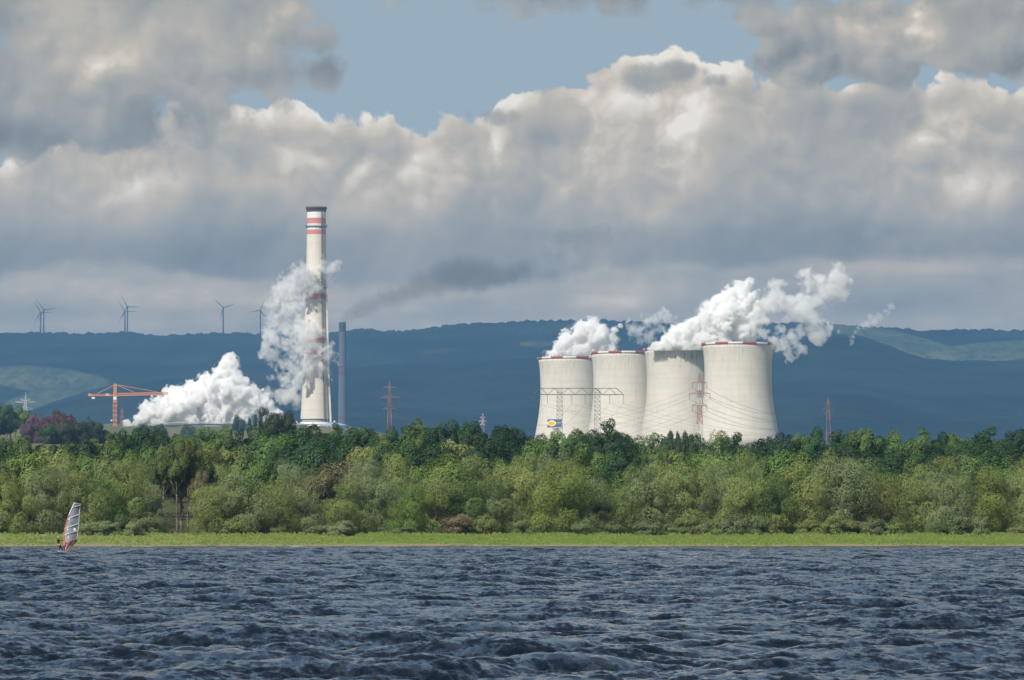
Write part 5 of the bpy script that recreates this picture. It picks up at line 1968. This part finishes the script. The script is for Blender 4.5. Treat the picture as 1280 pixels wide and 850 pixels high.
# the rider: one skinned body
def person():
    me = bpy.data.meshes.new('body')
    J = {}
    V_, R_ = [], []

    def j(n, px, py, dy, r):
        J[n] = len(V_)
        V_.append(tuple(rel(wp(px, py, dy))))
        R_.append(r * 1.12)
    j('pelvis', 74.3, 681.2, -.15, .155)
    j('waist', 73.6, 678.8, -.15, .13)
    j('chest', 72.9, 676.0, -.13, .165)
    j('neckb', 72.7, 673.9, -.12, .09)
    j('neck', 72.8, 673.0, -.12, .06)
    j('head', 72.9, 671.9, -.12, .098)
    j('crown', 72.9, 670.9, -.12, .085)
    for s, dy in (('l', -.36), ('r', .10)):
        j('sh' + s, 72.9, 674.6, dy, .075)
        j('el' + s, 75.6, 675.9, dy * .8 - .03, .052)
        j('wr' + s, 78.6, 675.6, dy * .6 - .02, .037)
        j('ha' + s, 79.6, 675.3, dy * .6 - .02, .045)
    for s, px_, py_, dy, kx_, ky_ in (('l', 75.3, 689.2, -.28, 74.9, 685.2), ('r', 78.7, 688.9, .08, 76.9, 685.2)):
        j('hip' + s, 74.6 + (.5 if s == 'r' else 0), 681.9, -.15 + (-.1 if s == 'l' else .1), .105)
        j('kn' + s, kx_, ky_, dy, .075)
        j('an' + s, px_, py_, dy, .048)
        j('to' + s, px_ + 1.9, py_ + .35, dy, .035)
    E_ = [('pelvis', 'waist'), ('waist', 'chest'), ('chest', 'neckb'), ('neckb', 'neck'), ('neck', 'head'), ('head', 'crown')]
    for s in 'lr':
        E_ += [('chest', 'sh' + s), ('sh' + s, 'el' + s), ('el' + s, 'wr' + s), ('wr' + s, 'ha' + s), ('pelvis', 'hip' + s), ('hip' + s, 'kn' + s), ('kn' + s, 'an' + s), ('an' + s, 'to' + s)]
    me.from_pydata(V_, [(J[a], J[b_]) for a, b_ in E_], [])
    o = bpy.data.objects.new('person', me)
    link(o)
    o.location = ws.location
    sk = o.modifiers.new('skin', 'SKIN')
    for k, v in enumerate(me.skin_vertices[0].data):
        v.radius = (R_[k], R_[k])
    me.skin_vertices[0].data[0].use_root = True
    sb = o.modifiers.new('smooth', 'SUBSURF')
    sb.levels = sb.render_levels = 2
    # wetsuit black above, navy below, pale harness, skin head and hands: split by height along the body
    m = bpy.data.materials.new('wetsuit')
    m.use_nodes = True
    t = m.node_tree
    co = nd(t, 'ShaderNodeTexCoord').outputs['Object']
    sp = nd(t, 'ShaderNodeSeparateXYZ')
    t.links.new(co, sp.inputs[0])
    Z = N(t, sp.outputs[2])
    X = N(t, sp.outputs[0])
    z = lambda py: rel(wp(74, py)).z
    c = mixc(t, Z.step(z(681.4) - .01, z(681.4) + .01), (0.02, 0.025, 0.05), (0.38, 0.40, 0.46))
    c = mixc(t, Z.step(z(679.6) - .01, z(679.6) + .01), c, (0.010, 0.010, 0.014))
    c = mixc(t, Z.step(z(673.1) - .01, z(673.1) + .01), c, (0.42, 0.24, 0.17))
    hand = X.step(rel(wp(78.8, 675)).x - .01, rel(wp(78.8, 675)).x + .01) * Z.step(z(678), z(677))
    c = mixc(t, hand, c, (0.42, 0.24, 0.17))
    t.links.new(c, bsdf(m).inputs['Base Color'])
    bsdf(m).inputs['Roughness'].default_value = .5
    me.materials.append(m)
    tag(o, 'person in a dark wetsuit and pale harness leaning back to hold the sail', 'person')
    hc = rel(wp(72.9, 671.15, -.12))
    cap = MB().lathe([(.105, -.02), (.112, .03), (.10, .075), (.06, .115), (.005, .13)], 16, c=tuple(hc))
    cap.build('cap', material('lime_cap', (0.42, 0.45, 0.06), .6), o)
    fc = MB()
    for sy in (-.035, .035):
        fc.lathe([(.012, -.01), (.012, .01)], 8, c=(hc.x + .10, hc.y + sy, hc.z - .06), m=0)
    fc.bar((hc.x + .095, hc.y, hc.z - .06), (hc.x + .125, hc.y, hc.z - .095), .03, m=1)
    fc.bar((hc.x + .095, hc.y - .03, hc.z - .125), (hc.x + .095, hc.y + .03, hc.z - .125), .016, m=2)
    fc.build('face', [M_black, material('skin', (0.42, 0.24, 0.17), .5), material('lips', (0.35, 0.12, 0.10), .5)], o)
    # fingers closed over the boom
    for s, dy in ((-1, -.24), (1, .04)):
        fg = MB()
        h = rel(wp(79.6, 675.3)) + Vector((0, dy, 0))
        for q in range(4):
            L = (.075, .085, .08, .065)[q]
            y = h.y - .035 + q * .023
            fg.tube([Vector((h.x + .02, y, h.z + .035)), Vector((h.x + .02 + L * .55, y, h.z + .03)), Vector((h.x + .02 + L * .7, y, h.z - .012)), Vector((h.x + .03 + L * .2, y, h.z - .035))], .0095, 6)
        fg.tube([Vector((h.x, h.y - .04 * s, h.z)), Vector((h.x + .04, h.y - .05 * s, h.z - .03)), Vector((h.x + .065, h.y - .03 * s, h.z - .035))], .011, 6)
        fg.build('fingers', bpy.data.materials['skin'], o)
    return o


rider = person()
e_ = MB()
e_.add([rel(wp(u, v)) + Vector((0, -.22, 0)) for u, v in ((79.4, 680.6), (79.0, 677.2), (80.6, 675.6), (81.9, 677.6), (81.6, 681.5), (80.4, 683.0))], [(0, 1, 2, 3, 4, 5)])
e_.build('luff_patch', material('orange_patch', (0.70, 0.15, 0.04), .6), sail)

# ------------------------------------------------------------------ the air between here and the hills
hz = MB().box(-21000, 21000, -1200, 21000, -5.0, 800.0)
HM = bpy.data.materials.new('haze_air')
HM.use_nodes = True
t = HM.node_tree
t.nodes.clear()
o_ = nd(t, 'ShaderNodeOutputMaterial')
pv = nd(t, 'ShaderNodeVolumePrincipled')
pv.inputs['Color'].default_value = (0.26, 0.55, 0.95, 1)
pv.inputs['Density'].default_value = 5.6e-5
pv.inputs['Anisotropy'].default_value = 0.1
t.links.new(pv.outputs[0], o_.inputs['Volume'])
tag(hz.build('haze', HM), kind='stuff')
